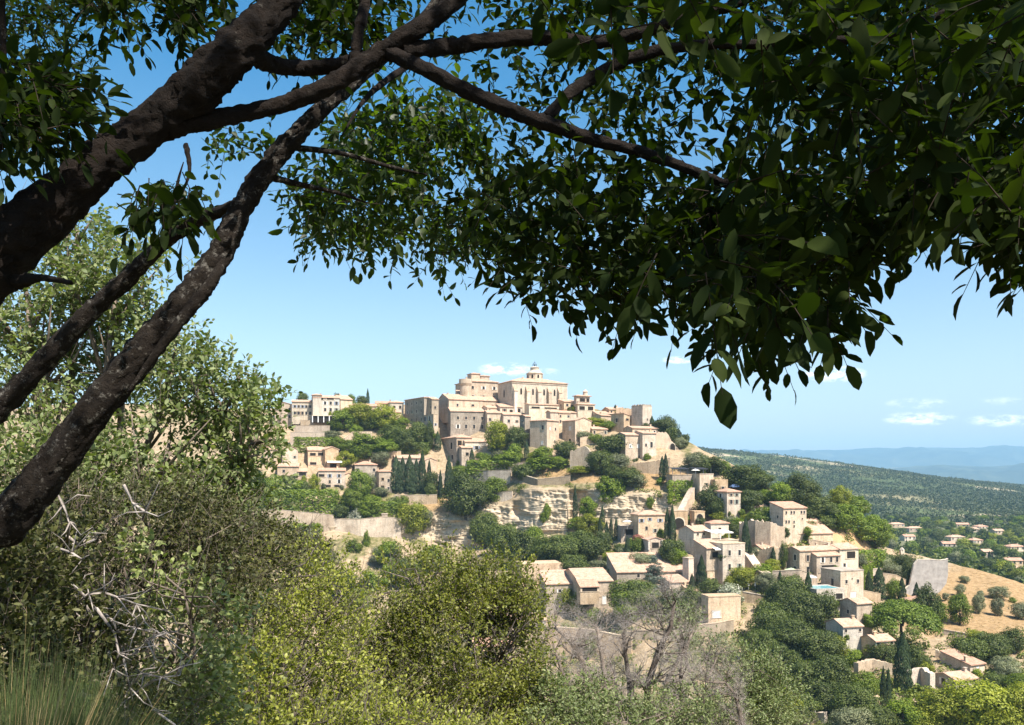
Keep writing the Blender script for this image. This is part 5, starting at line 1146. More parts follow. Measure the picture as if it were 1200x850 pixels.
# ================================================================ the trees and shrubs around the viewer
def frames(d, up, r, jit):
    d = unit(d); n = unit(up + r.normal(size=d.shape) * jit); s = unit(np.cross(d, n)); n = np.cross(s, d); return d, s, n
HI = np.array([[0,0,0],[.2,.37,.10],[.2,-.37,.10],[.5,.5,.15],[.5,-.5,.15],[.8,.36,.10],[.8,-.36,.10],[.33,0,0],[.66,0,-.01],[1.0,0,-.05]])   # along, across (x width), lift (x width)
HIT = np.array([[0,7,1],[0,2,7],[1,7,3],[2,4,7],[3,7,8],[4,8,7],[3,8,5],[4,6,8],[5,8,9],[6,9,8]])
LO = np.array([[0,0,0],[.33,.45,.14],[.33,-.45,.14],[.72,.38,.1],[.72,-.38,.1],[1,0,-.06]])
LOT = np.array([[0,2,1],[1,2,4],[1,4,3],[3,4,5]])
def leaf_mesh(p, d, up, ln, wd, r, jit=.5, hi=True, curl=.12):
    d, s, n = frames(d, up, r, jit); tp, tt = (HI, HIT) if hi else (LO, LOT)
    ln = np.broadcast_to(ln, len(p))[:, None]; wd = np.broadcast_to(wd, len(p))[:, None]
    wd = wd * (.80 + .36 * r.random((len(p), 1))); cu = curl * (-.6 + 3.2 * r.random((len(p), 1))); sk = .16 * r.normal(size=(len(p), 1))
    V = [p + d * (ln * a) + s * (wd * b + ln * sk * a * a) + n * (wd * c - ln * cu * a * a) for a, b, c in tp]
    V = np.stack(V, 1).reshape(-1, 3)
    T_ = (np.arange(len(p))[:, None, None] * len(tp) + tt[None]).reshape(-1, 3); return V, T_
def twigs(p, d, length, k, ln, wd, r, droop=.3, hi=True, jit=.5, bend=.25, spread=.85):
    """k leaves in alternate arrangement along each twig; returns leaf mesh arrays and twig segments"""
    n = len(p); d = unit(d); length = np.broadcast_to(length, n)
    a = unit(np.cross(d, r.normal(size=(n, 3)))); b = np.cross(d, a)
    t = (np.arange(k) + .6) / k; t = t[None] + r.normal(size=(n, k)) * .03
    sag = np.array([0, 0, -1.0])
    pos = p[:, None] + d[:, None] * (length[:, None, None] * t[..., None]) + sag * (bend * length[:, None] * t ** 2)[..., None]
    ph = np.arange(k)[None] * 2.4 + r.random((n, 1)) * 6.28
    rad = a[:, None] * np.cos(ph)[..., None] + b[:, None] * np.sin(ph)[..., None]
    ld = unit(d[:, None] * .55 + rad * spread + sag * droop + r.normal(size=(n, k, 3)) * .25)
    ld[:, -1] = unit(d + sag * droop)
    m = n * k; s = (.62 + .55 * r.random(m))
    V, T_ = leaf_mesh(pos.reshape(m, 3), ld.reshape(m, 3), np.array([0, 0, 1.0]), ln * s, wd * s, r, jit, hi)
    e = p + d * length[:, None] + sag * bend * length[:, None]; mid = p + d * length[:, None] * .5 + sag * bend * .25 * length[:, None]
    return V, T_, (p, mid, e)
def sticks(segs, r0, r1):
    """thin three-sided rods through each list of points"""
    pts = np.stack(segs, 1); n, k = pts.shape[:2]
    d = unit(pts[:, -1] - pts[:, 0]); a = unit(np.cross(d, np.array([.31, .17, .93]) + np.zeros_like(d))); b = np.cross(d, a)
    V = []
    for i in range(k):
        rad = np.asarray(r0 + (r1 - r0) * i / (k - 1)); rad = np.broadcast_to(rad, n)[:, None]
        for j in range(3):
            an = j * 2.0944; V.append(pts[:, i] + rad * (a * math.cos(an) + b * math.sin(an)))
    V = np.stack(V, 1).reshape(-1, 3); base = np.arange(n)[:, None, None] * (3 * k); q = []
    for i in range(k - 1):
        for j in range(3): q.append([i*3 + j, i*3 + (j+1) % 3, (i+1)*3 + (j+1) % 3, (i+1)*3 + j])
    return V, (base + np.array(q)[None]).reshape(-1, 4)
def join(parts):
    vs, fs, o = [], [], 0
    for v, f in parts: vs.append(v); fs.append((f + o).astype(np.int64)); o += len(v)
    return np.concatenate(vs), fs
def two_mat(name, leafp, stickp, lm, sm):
    V, fs = join(leafp + stickp); me = npmesh(name, V, fs); me.materials.append(lm); me.materials.append(sm)
    nl = sum(len(f) for _, f in leafp); mi = np.zeros(len(me.polygons), np.int32); mi[nl:] = 1
    me.polygons.foreach_set('material_index', mi); return me
def PV(px, py, D): return np.stack([(px - 600) / F * D, D, (HOR - py) / F * D], -1)
def inpoly(x, y, poly):
    c = np.zeros(len(x), bool); n = len(poly)
    for i in range(n):
        (x0, y0), (x1, y1) = poly[i], poly[(i + 1) % n]
        if y0 == y1: continue
        m = ((y0 > y) != (y1 > y)) & (x < (x1 - x0) * (y - y0) / (y1 - y0) + x0); c ^= m
    return c
def in_region(r, n, poly, holes=()):
    p = np.array(poly, float); lo, hi = p.min(0), p.max(0); out = []
    got = 0
    while got < n:
        q = lo + (hi - lo) * r.random((n * 2, 2)); k = inpoly(q[:, 0], q[:, 1], poly)
        for hx, hy, a, b in holes: k &= np.hypot((q[:, 0] - hx) / a, (q[:, 1] - hy) / b) > 1
        out.append(q[k]); got += k.sum()
    q = np.concatenate(out)[:n]; return q[:, 0], q[:, 1]

def bark_mat(name, c0, c1, lichen, amount):
    m, nt = new_mat(name); v = coords(nt)
    n1 = noise(nt, v, 14, 7, .75); n2 = noise(nt, v, 60, 5, .8); n3 = noise(nt, v, 20, 7, .8); n4 = noise(nt, v, 2.2, 2)
    c = ramp(nt, n1, [(.32, c0), (.62, c1), (.8, tuple(x * 1.4 for x in c1))])
    lm = mth_in(nt, 'MULTIPLY', ramp(nt, n3, [(amount, (0, 0, 0)), (amount + .07, (1, 1, 1))]), ramp(nt, n2, [(.38, (0, 0, 0)), (.55, (1, 1, 1))]))
    c = mixc(nt, lm, c, lichen)
    om = ramp(nt, n4, [(.72, (0, 0, 0)), (.76, (1, 1, 1))]); c = mixc(nt, mth_in(nt, 'MULTIPLY', om, lm), c, (.42, .22, .04))
    bsum = mth_in(nt, 'ADD', n1, mth_in(nt, 'MULTIPLY', n2, .5))
    finish(nt, c, .95, bsum, 1.0, .03, .15); return m
def mth_in(nt, op, a, b):
    n = N(nt, 'ShaderNodeMath', operation=op)
    for i, v in enumerate((a, b)):
        if hasattr(v, 'links'): L(nt, v, n.inputs[i])
        else: n.inputs[i].default_value = v
    return n.outputs[0]
BARK = bark_mat('dark_bark_with_lichen', (.009, .007, .0055), (.025, .018, .014), (.095, .085, .07), .60)
BARK2 = bark_mat('pale_lichen_bark', (.012, .009, .0075), (.032, .025, .019), (.19, .175, .15), .54)
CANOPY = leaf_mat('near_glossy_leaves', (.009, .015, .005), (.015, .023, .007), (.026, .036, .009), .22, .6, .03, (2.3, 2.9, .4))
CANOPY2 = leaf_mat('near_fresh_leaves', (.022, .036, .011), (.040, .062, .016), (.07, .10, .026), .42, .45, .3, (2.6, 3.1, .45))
PALE = leaf_mat('pale_oak_leaves', (.105, .14, .040), (.175, .215, .075), (.30, .33, .16), .28, .55, .3)
OLIVEY = leaf_mat('dull_olive_leaves', (.040, .046, .012), (.070, .075, .020), (.125, .12, .04), .2, .6)  # dull olive-brown, darkened to put the canopy's shade into the colour
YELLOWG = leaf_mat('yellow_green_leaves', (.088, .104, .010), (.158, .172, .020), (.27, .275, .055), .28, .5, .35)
SILVER = leaf_mat('silver_green_leaves', (.12, .145, .035), (.195, .22, .070), (.30, .32, .15), .25, .55)
GREYOAK = leaf_mat('grey_green_oak_leaves', (.10, .135, .040), (.165, .205, .070), (.26, .29, .125), .2, .6)
BLUEG = leaf_mat('blue_green_grass_blades', (.11, .17, .06), (.18, .25, .09), (.30, .33, .13), .2, .6)

def limb(name, parent, pts, rpx, mat, n=14, wob=.22, seed=0, sub=12):
    """a bough through (column, row, distance) points with its half thickness in the photograph's pixels there"""
    q = [(tuple(P(*p)) if len(p) == 3 else p[3]) for p in pts]; rad = [a * (.58 if mat is BARK else (.50 if seed == 22 else .57)) / F * (p[2]) for a, p in zip(rpx, pts)]
    Q = np.array(q); rad = np.array(rad); t = np.arange(len(Q)); tt = np.linspace(0, len(Q) - 1, (len(Q) - 1) * sub + 1)
    def cr(A):          # Catmull-Rom through the points
        A = np.asarray(A, float); A2 = A if A.ndim > 1 else A[:, None]
        E = np.concatenate([2 * A2[:1] - A2[1:2], A2, 2 * A2[-1:] - A2[-2:-1]]); i = np.minimum(tt.astype(int), len(A2) - 2); f = (tt - i)[:, None]
        p0, p1, p2, p3 = E[i], E[i+1], E[i+2], E[i+3]
        return .5 * (2*p1 + (p2-p0)*f + (2*p0-5*p1+4*p2-p3)*f*f + (3*p1-p0-3*p2+p3)*f**3)
    C = cr(Q); rr = np.maximum(cr(rad)[:, 0], .002)
    n = int(n * 1.5); m = MB().tube([Vector(c) for c in C], list(rr), n, wob, seed)
    v = np.array(m.v); ctr = np.repeat(C, n, 0); out = unit(v - ctr); rv = np.repeat(rr, n)[:, None]
    s1 = 5.5 / max(rr[0], .05) * .12
    fis = (1 - np.abs(fbm(v[:, 0] * s1 * 5, v[:, 1] * s1 * 5, v[:, 2] * s1 * 5, 7)) * 3).clip(0, 1)
    v += out * rv * (fbm(v[:, 0] * s1 * 2, v[:, 1] * s1 * 2, v[:, 2] * s1 * 2, 3)[:, None] * .07 - fis[:, None] * .05)
    m.v = [tuple(q_) for q_ in v]; me = smooth(m.mesh(name)); return link(name, me, mat, parent)

# --- the thick-trunked tree on the left whose boughs hang over the view
base = Vector((-2.15, 2.55, float(G(-2.15, 2.55))))
tree = thing('shade_tree', 'thick dark-trunked tree at left whose leafy boughs hang over the whole view', 'tree')
gb = (0, 0, 2.6, tuple(base - Vector((0, 0, .3))))
limb('trunk', tree, [gb, (-190, 560, 2.55), (-110, 400, 2.55), (-30, 310, 2.6), (55, 248, 2.7), (120, 190, 2.75), (180, 145, 2.8), (235, 100, 2.8), (275, 60, 2.8), (315, 20, 2.85), (350, -30, 2.9), (390, -110, 3.0), (420, -260, 3.1)], [150, 105, 95, 78, 50, 42, 40, 46, 42, 36, 32, 27, 18], BARK, 20, .25, 1)
limb('trunk_fork', tree, [(-60, 330, 2.62), (-35, 250, 2.6), (-8, 195, 2.6), (2, 130, 2.6), (4, 60, 2.55), (0, -60, 2.5)], [50, 34, 12, 7, 6, 5], BARK, 12, .2, 2)
limb('branch', tree, [(195, 150, 2.8), (240, 142, 2.85), (300, 130, 2.95), (350, 116, 3.0), (400, 92, 3.05), (440, 66, 3.1), (480, 40, 3.1), (520, 12, 3.15), (560, -30, 3.2), (600, -120, 3.2)], [22, 19, 16, 17, 18, 19, 19, 17, 15, 10], BARK, 14, .25, 3)
limb('branch', tree, [(290, 60, 2.85), (320, 76, 3.0), (355, 80, 3.1), (395, 76, 3.1), (430, 66, 3.12)], [24, 17, 15, 14, 10], BARK, 12, .25, 4)
limb('branch', tree, [(455, 62, 3.1), (500, 82, 3.0), (550, 108, 2.95), (600, 130, 2.9), (650, 148, 2.85), (700, 165, 2.8), (750, 178, 2.75), (800, 196, 2.7), (850, 215, 2.65), (900, 222, 2.6)], [15, 14, 15, 15, 14, 12, 11, 10, 9, 4], BARK, 12, .28, 5)
limb('branch', tree, [(470, 58, 3.1), (520, 56, 3.2), (570, 48, 3.25), (630, 44, 3.3), (690, 50, 3.3), (745, 40, 3.3), (800, 22, 3.3), (860, 6, 3.3), (930, -30, 3.3)], [18, 16, 15, 15, 13, 12, 10, 9, 6], BARK, 12, .28, 6)
limb('branch', tree, [(640, 138, 2.88), (670, 108, 2.95), (710, 82, 3.0), (760, 62, 3.0), (830, 52, 3.0), (900, 52, 3.0), (970, 48, 2.95), (1030, 44, 2.9), (1090, 22, 2.9), (1150, -10, 2.9)], [11, 12, 12, 11, 10, 9, 8, 7, 6, 5], BARK, 12, .28, 7)
limb('branch', tree, [(415, 80, 3.08), (420, 40, 3.1), (428, 0, 3.15), (436, -60, 3.2)], [13, 11, 11, 9], BARK, 10, .25, 8)
limb('branch', tree, [(400, 160, 3.2), (425, 120, 3.4), (452, 95, 3.6), (490, 70, 3.9)], [1.2, 4.5, 7, 6], BARK, 8, .2, 9)
limb('branch', tree, [(1120, -20, 2.5), (1128, 60, 2.45), (1130, 130, 2.4), (1134, 190, 2.4)], [6, 5, 3.5, 2], BARK, 8, .2, 10)
limb('branch', tree, [(20, 330, 2.6), (45, 326, 2.5), (66, 328, 2.42), (84, 332, 2.36)], [16, 8, 6, 4], BARK, 10, .3, 11)
limb('branch', tree, [(218, 170, 2.75), (222, 200, 2.7), (212, 232, 2.65)], [6, 4, 1], BARK, 8, .3, 12)
limb('branch', tree, [(30, 150, 2.7), (70, 156, 2.8), (106, 176, 2.8)], [2, 3, 4], BARK, 6, .2, 13)

r = np.random.default_rng(31)
MAIN = [(470,-70),(1290,-70),(1290,300),(1200,290),(1130,235),(1060,258),(1020,240),(985,320),(960,360),(900,385),(850,380),(790,335),(720,350),(660,345),(600,330),(560,300),(525,268),(530,180),(560,140),(500,60)]
HOLES = [(850,170,24,18),(990,185,26,24),(1040,190,20,16),(700,8,14,10),(945,110,12,10),(1160,175,14,10),(975,262,26,12),(868,228,14,10),(1075,60,10,8),(590,255,20,20)]
def canopy_twigs(n, poly, d0, d1, ln, wd, k, L0, L1, dirf, holes=(), hi=True, droop=.10, bend=.16, vary=False):
    px, py = in_region(r, n, poly, holes); D = d0 + (d1 - d0) * r.random(n)
    if vary: D *= np.interp(px, [480, 650, 850, 1050, 1200], [1.45, 1.2, 1.0, .88, .82])
    p = PV(px, py, D); d = dirf(n)
    return twigs(p, d, L0 + (L1 - L0) * r.random(n), k, ln, wd, r, droop, hi, .55, bend)
down = lambda n: unit(np.array([.25, -.1, -.18]) + r.normal(size=(n, 3)) * .8)
leafp, stickp, segs = [], [], []
def put(res, r0=.0022, r1=.0009):
    leafp.append(res[:2]); stickp.append(sticks(list(res[2]), r0, r1))
LOW = [(540,230),(640,170),(760,205),(900,235),(1000,210),(1290,170),(1290,300),(1200,290),(1130,235),(1060,258),(1020,240),(985,320),(960,360),(900,385),(850,380),(790,335),(720,350),(660,345),(600,330),(560,300)]
put(canopy_twigs(600, LOW, 2.3, 3.6, .070, .034, 8, .14, .26, down, HOLES, vary=True))
put(canopy_twigs(820, MAIN, 3.2, 4.6, .071, .035, 8, .16, .30, down, HOLES, vary=True))
put(canopy_twigs(120, [(900,60),(1290,40),(1290,290),(1090,250),(1000,300),(880,370),(800,300),(860,220)], 1.7, 2.4, .077, .036, 7, .14, .24, down, HOLES))
put(canopy_twigs(60, [(560,-60),(1290,-60),(1290,70),(1000,110),(800,30),(620,20)], 1.6, 2.6, .082, .038, 7, .14, .24, down))
put(canopy_twigs(300, [(480,-70),(1290,-70),(1290,190),(900,190),(640,140)], 3.5, 5.2, .070, .036, 8, .16, .3, down, HOLES, vary=True))
# single hanging sprays along the lower fringe
FR = [(770, 297, 2.0), (842, 352, 1.75), (835, 332, 1.9), (890, 357, 1.9), (905, 352, 2.0), (935, 347, 2.0), (960, 337, 2.1), (985, 302, 2.2), (1000, 252, 2.2), (1005, 222, 2.1), (700, 343, 2.6), (735, 348, 2.4), (655, 333, 2.9), (610, 323, 3.0), (580, 308, 3.1), (555, 293, 3.2), (1090, 217, 1.9), (1110, 207, 1.9), (1135, 202, 1.8), (1165, 227, 1.8), (1195, 242, 1.8), (1060, 214, 2.0), (1030, 214, 2.1), (860, 342, 1.8), (800, 302, 2.2), (820, 302, 2.3), (915, 332, 2.2), (970, 352, 2.0), (975, 372, 2.0), (990, 350, 2.1), (995, 330, 2.1), (950, 368, 1.95)]
fp = np.array(FR); 
put(twigs(PV(fp[:, 0], fp[:, 1], fp[:, 2]), unit(np.array([.1, -.1, -.8]) + r.normal(size=(len(fp), 3)) * .45), .09 + .06 * r.random(len(fp)), 6, .078, .036, r, .22, True, 1.0, .1))
# upper left sprays
put(canopy_twigs(16, [(150,205),(235,190),(230,235),(160,245)], 2.3, 2.7, .062, .030, 7, .10, .18, lambda n: unit(np.array([0, -.1, -1.0]) + r.normal(size=(n, 3)) * .4)))
put(canopy_twigs(150, [(-20,60),(55,70),(85,125),(50,160),(-20,170)], 2.2, 3.4, .060, .028, 7, .12, .2, lambda n: unit(np.array([.5, 0, -.3]) + r.normal(size=(n, 3)) * .5)))
put(canopy_twigs(110, [(150,-50),(270,-50),(250,5),(215,30),(175,10)], 3.0, 4.5, .060, .030, 7, .12, .24, down))
put(canopy_twigs(170, [(300,-40),(480,-40),(460,35),(400,60),(330,60)], 3.3, 5.0, .060, .030, 7, .12, .26, down, [(300,60,22,14)]))
put(canopy_twigs(170, [(-30,-40),(95,-30),(85,60),(100,80),(-30,70)], 4.2, 6.5, .062, .020, 8, .14, .3, lambda n: unit(np.array([.4, 0, .2]) + r.normal(size=(n, 3)) * .6)))
put(canopy_twigs(70, [(90,-30),(150,-30),(150,20),(100,10)], 3.0, 4.5, .055, .026, 7, .12, .24, down))
# unseen crown leaves, added above and behind the viewer to shade the boughs
n = 26000
q = np.stack([r.uniform(-4.2, 7.5, n), r.uniform(-6.0, 8.5, n), r.uniform(1.6, 5.4, n)], -1)
c = fbm(q[:, 0] / 1.2, q[:, 1] / 1.2, q[:, 2] / 1.0, 91)
k = (q[:, 2] > np.maximum(np.where(q[:, 1] < -2.5, 1.6, 2.0), .64 * q[:, 1] + .25)) & (c > -.36) & (np.hypot((q[:, 0] - 1.6) / 5.8, (q[:, 1] - 1.2) / 7.2) < 1)
k &= ~((np.hypot(q[:, 0] + .1 , q[:, 1] - 2.6) < 1.0) & (q[:, 2] > 2.0) & (r.random(n) < .6))
for hx, hy, hz, hr in ((-.55, 5.2, 1.9, .75), (.25, 4.6, 1.6, .5), (1.9, 4.2, 1.9, .35), (-1.6, 3.6, 1.2, .3)):  # gaps cut along the sun's direction so light reaches chosen leaves
    rel_ = q - np.array([hx, hy, hz]); sd = np.array(sdir); al = rel_ @ sd
    k &= ~((np.linalg.norm(rel_ - al[:, None] * sd, axis=1) < hr) & (al > 0))
q = q[k]
d = unit(r.normal(size=q.shape) + np.array([0, 0, -.2]))
leafp.append(leaf_mesh(q, d, np.array([0, 0, 1.0]), .12 + .05 * r.random(len(q)), .06, r, .6, False))
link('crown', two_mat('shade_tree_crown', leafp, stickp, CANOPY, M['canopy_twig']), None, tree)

# --- the two lichen-covered stems leaning behind it
tree2 = thing('leaning_tree', 'slender two-stemmed leaning tree with pale lichen bark behind the thick trunk', 'tree')
b1 = Vector((-3.0, 3.5, float(G(-3.0, 3.5)) - .3)); b2 = Vector((-3.6, 4.3, float(G(-3.6, 4.3)) - .3))
limb('trunk', tree2, [(0, 0, 3.5, tuple(b1)), (-60, 690, 3.5), (10, 610, 3.5), (75, 530, 3.5), (135, 450, 3.5), (190, 385, 3.55), (232, 335, 3.6), (262, 290, 3.65), (285, 240, 3.7), (315, 195, 3.75), (345, 160, 3.8), (385, 122, 3.9), (430, 85, 4.1), (480, 40, 4.3), (540, -40, 4.5)], [48, 44, 42, 36, 33, 30, 28, 24, 22, 21, 19, 15, 12, 9, 6], BARK2, 16, .3, 21)
limb('trunk_ridge', tree2, [(150, 460, 3.46), (190, 405, 3.5), (225, 360, 3.52), (252, 325, 3.56), (262, 300, 3.62)], [3, 9, 12, 11, 4], BARK2, 10, .3, 25)
limb('trunk', tree2, [(0, 0, 4.2, tuple(b2)), (-70, 540, 4.2), (-10, 488, 4.2), (50, 425, 4.2), (100, 372, 4.2), (150, 325, 4.2), (192, 285, 4.2), (225, 262, 4.15), (262, 246, 4.0), (292, 228, 3.85)], [30, 27, 25, 23, 21, 19, 16, 15, 12, 9], BARK2, 14, .3, 22)
limb('branch', tree2, [(196, 284, 4.18), (202, 250, 4.15), (208, 215, 4.1), (215, 190, 4.1)], [6, 5, 3, 1], BARK2, 8, .2, 23)
limb('branch', tree2, [(305, 205, 3.76), (350, 216, 3.85), (395, 226, 3.95), (430, 238, 4.0)], [8, 6, 4, 2], BARK2, 8, .2, 24)
limb('branch', tree2, [(335, 172, 3.8), (400, 180, 4.1), (455, 195, 4.3), (500, 205, 4.5)], [7, 5, 4, 2], BARK2, 8, .2, 26)
leafp, stickp = [], []
MIDL = [(385,150),(470,100),(560,120),(560,300),(500,300),(440,290),(370,270),(360,215)]
put(canopy_twigs(560, MIDL, 4.4, 6.4, .068, .034, 8, .16, .32, down, [(520,205,22,36),(590,250,20,20),(400,230,18,12)]))
put(canopy_twigs(70, [(335,205),(400,235),(390,270),(360,285)], 4.4, 5.5, .055, .028, 7, .14, .26, down))
put(canopy_twigs(22, [(160,205),(240,215),(225,245),(160,240)], 4.0, 4.4, .055, .028, 7, .10, .2, lambda n: unit(np.array([.2, -.1, -.6]) + r.normal(size=(n, 3)) * .6)))
put(canopy_twigs(26, [(250,150),(330,140),(320,180),(240,200)], 4.2, 5.0, .05, .026, 7, .1, .2, down))
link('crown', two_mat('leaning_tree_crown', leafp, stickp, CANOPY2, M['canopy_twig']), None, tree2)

# --- shrubs on the slope below the viewer
def bush(name, label, cat, base_px, base_D, blobs, ntw, k, ln, wd, L0, L1, lm, seed, sm='twig', stem_r=.05, bare=0, hi=False, droop=.05, nb=7, group=None, up=.45, stempx=None, baremat=None):
    r_ = np.random.default_rng(seed)
    bx = (base_px - 600) / F * base_D; b0 = Vector((bx, base_D, float(G(bx, base_D)) - .1))
    t = thing(name, label, cat, b0, 0, group); o = np.array(b0)
    B = np.array(blobs, float); w = B[:, 3] * B[:, 4]; w /= w.sum()
    C = PV(B[:, 0], B[:, 1], B[:, 2]) - o; RX, RZ = B[:, 3] * B[:, 2] / F, B[:, 4] * B[:, 2] / F; RY = (RX + RZ) * .55
    def samp(n, shell):
        i = r_.choice(len(B), n, p=w); u = in_ball(r_, n, shell); rad = np.stack([RX[i], RY[i], RZ[i]], -1)
        return C[i] + u * rad * (1 + .2 * r_.normal(size=(n, 1))), u
    p, u = samp(ntw, .25); cl = fbm(p[:, 0] / (L1 * 2.2), p[:, 1] / (L1 * 2.2), p[:, 2] / (L1 * 2.2), seed); kp = cl > -.22; p, u = p[kp], u[kp]
    d = unit(u * .8 + np.array([0, 0, up]) + r_.normal(size=p.shape) * .5); ll = L0 + (L1 - L0) * r_.random(len(p))
    V, T_, sg = twigs(p - d * ll[:, None] * .4, d, ll, k, ln, wd, r_, droop, hi, .7, .1)
    lp, sp_ = [(V, T_)], [sticks(list(sg), L1 * .008, L1 * .003)]
    if bare:
        p, u = samp(bare, .3); d = unit(u * .5 + np.array([.35, 0, .8]) + r_.normal(size=p.shape) * .35); ll = (L0 + (L1 - L0) * r_.random(bare)) * 1.5
        kink = p + d * ll[:, None] * .5 + r_.normal(size=p.shape) * ll[:, None] * .08
        sp_.append(sticks([p, kink, p + d * ll[:, None]], L1 * .013, L1 * .004))
    link('crown', two_mat(name + '_crown', lp, sp_, lm, M[sm]), None, t)
    m = MB()
    for i in range(len(B)):
        c = Vector(C[i]); mid = Vector((c.x * .45 + r_.normal() * .05, c.y * .45, c.z * .35)); q = mid.lerp(c, .6) + Vector(r_.normal(size=3) * .1 * RX[i])
        m.tube([Vector((0, 0, -.1)), mid, q, c], [stem_r, stem_r * .75, stem_r * .5, stem_r * .3], 6, .2, seed + i)
        for j in range(nb):
            e = c + Vector(in_ball(r_, 1, .6)[0] * np.array([RX[i], RY[i], RZ[i]])); s_ = q.lerp(c, r_.random())
            m.tube([s_, s_.lerp(e, .5) + Vector(r_.normal(size=3) * .1 * RX[i]), e], [stem_r * .35, stem_r * .22, stem_r * .06], 5, .2, i * 9 + j)
    link('stems', smooth(m.mesh('stems')), M[sm], t)
    return t
bush('pale_oak', 'pale-leaved oak filling the left edge behind the leaning stems', 'tree', 60, 14, [(30,335,13.5,100,60),(140,320,13.5,60,45),(50,430,13.5,100,80),(205,430,13,60,50),(265,465,13,55,45),(302,510,12.5,34,55),(200,530,12.5,100,65),(70,560,12,110,75),(255,580,12.5,70,36),(150,400,14,70,60),(90,270,14,50,26)], 4200, 8, .105, .060, .22, .5, PALE, 41, stem_r=.10, bare=60, up=.3, nb=9)
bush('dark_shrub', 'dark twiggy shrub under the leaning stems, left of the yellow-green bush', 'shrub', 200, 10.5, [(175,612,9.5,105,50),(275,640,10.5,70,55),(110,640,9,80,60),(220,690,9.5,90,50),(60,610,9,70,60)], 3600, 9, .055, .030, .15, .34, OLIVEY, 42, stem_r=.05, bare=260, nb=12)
bush('yellow_green_bush', 'yellow-green bush with bare grey twigs left of the biggest yellow-green bush', 'shrub', 320, 17, [(335,670,16.5,62,42),(395,705,17,50,36),(290,730,15.5,70,60),(350,780,16,85,70),(400,800,16.5,60,60),(330,860,13,120,44),(440,870,14,110,44),(300,800,14,60,50),(550,880,16,100,36),(260,690,15.5,45,45),(372,668,18,34,30)], 5200, 8, .078, .046, .22, .55, YELLOWG, 43, stem_r=.06, bare=650, nb=12, up=.75, sm='greytwig')
bush('yellow_green_bush', 'biggest yellow-green bush at the bottom centre, left of the dead tree', 'shrub', 520, 21, [(495,685,20,68,42),(570,690,20.5,60,42),(460,740,19.5,55,55),(530,760,19.5,90,65),(600,760,20,45,65),(595,715,20.5,44,38),(500,820,19,85,50),(590,830,20,60,45)], 7400, 8, .086, .050, .26, .62, YELLOWG, 44, stem_r=.08, bare=180, nb=16, up=.75, sm='greytwig')
bush('pale_leaved_shrub', 'silver-green broad-leaved shrub tangled with white dead branches at lower left', 'shrub', 220, 8, [(215,690,7.4,80,42),(205,760,7.6,80,60),(145,665,7,60,34),(230,840,8.0,60,40),(180,800,7.2,90,60),(110,690,6.6,60,45)], 1150, 8, .066, .042, .16, .34, SILVER, 45, stem_r=.03, bare=90, nb=10)
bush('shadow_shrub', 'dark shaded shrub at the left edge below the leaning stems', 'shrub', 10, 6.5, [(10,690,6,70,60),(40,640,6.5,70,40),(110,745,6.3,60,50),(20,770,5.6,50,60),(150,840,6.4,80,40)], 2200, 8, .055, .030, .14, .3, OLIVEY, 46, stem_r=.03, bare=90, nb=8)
bush('grey_oak', 'grey-green young oak at bottom right of the dead tree', 'tree', 850, 32, [(830,765,30,40,26),(880,785,30,42,30),(905,820,30,40,38),(860,830,29,60,36),(795,724,27,26,15)], 2500, 8, .105, .058, .3, .6, GREYOAK, 47, stem_r=.10, bare=50, nb=10)
bush('pale_bush', 'light green low bush at the foot of the dead trees', 'shrub', 690, 20, [(660,848,19,55,30),(735,842,20,60,26),(640,815,20,28,38),(700,815,22,40,24),(790,835,24,50,30)], 2400, 8, .09, .05, .2, .45, GREYOAK, 48, stem_r=.05, bare=90, nb=9)
bush('blue_green_bush', 'blue-green feathery bush at bottom edge right of the grey oak', 'shrub', 905, 42, [(905,846,40,50,22),(945,852,41,34,16),(860,850,40,40,16)], 900, 9, .09, .03, .3, .6, SILVER, 49, stem_r=.08, nb=8)
bush('olive_bush', 'dull green bush behind the bare grey twigs, right of the retaining wall', 'shrub', 260, 22, [(300,640,22,60,26),(250,620,21,60,30),(355,650,22,34,20)], 2400, 8, .09, .05, .24, .5, OLIVEY, 50, stem_r=.07, bare=60, nb=9)

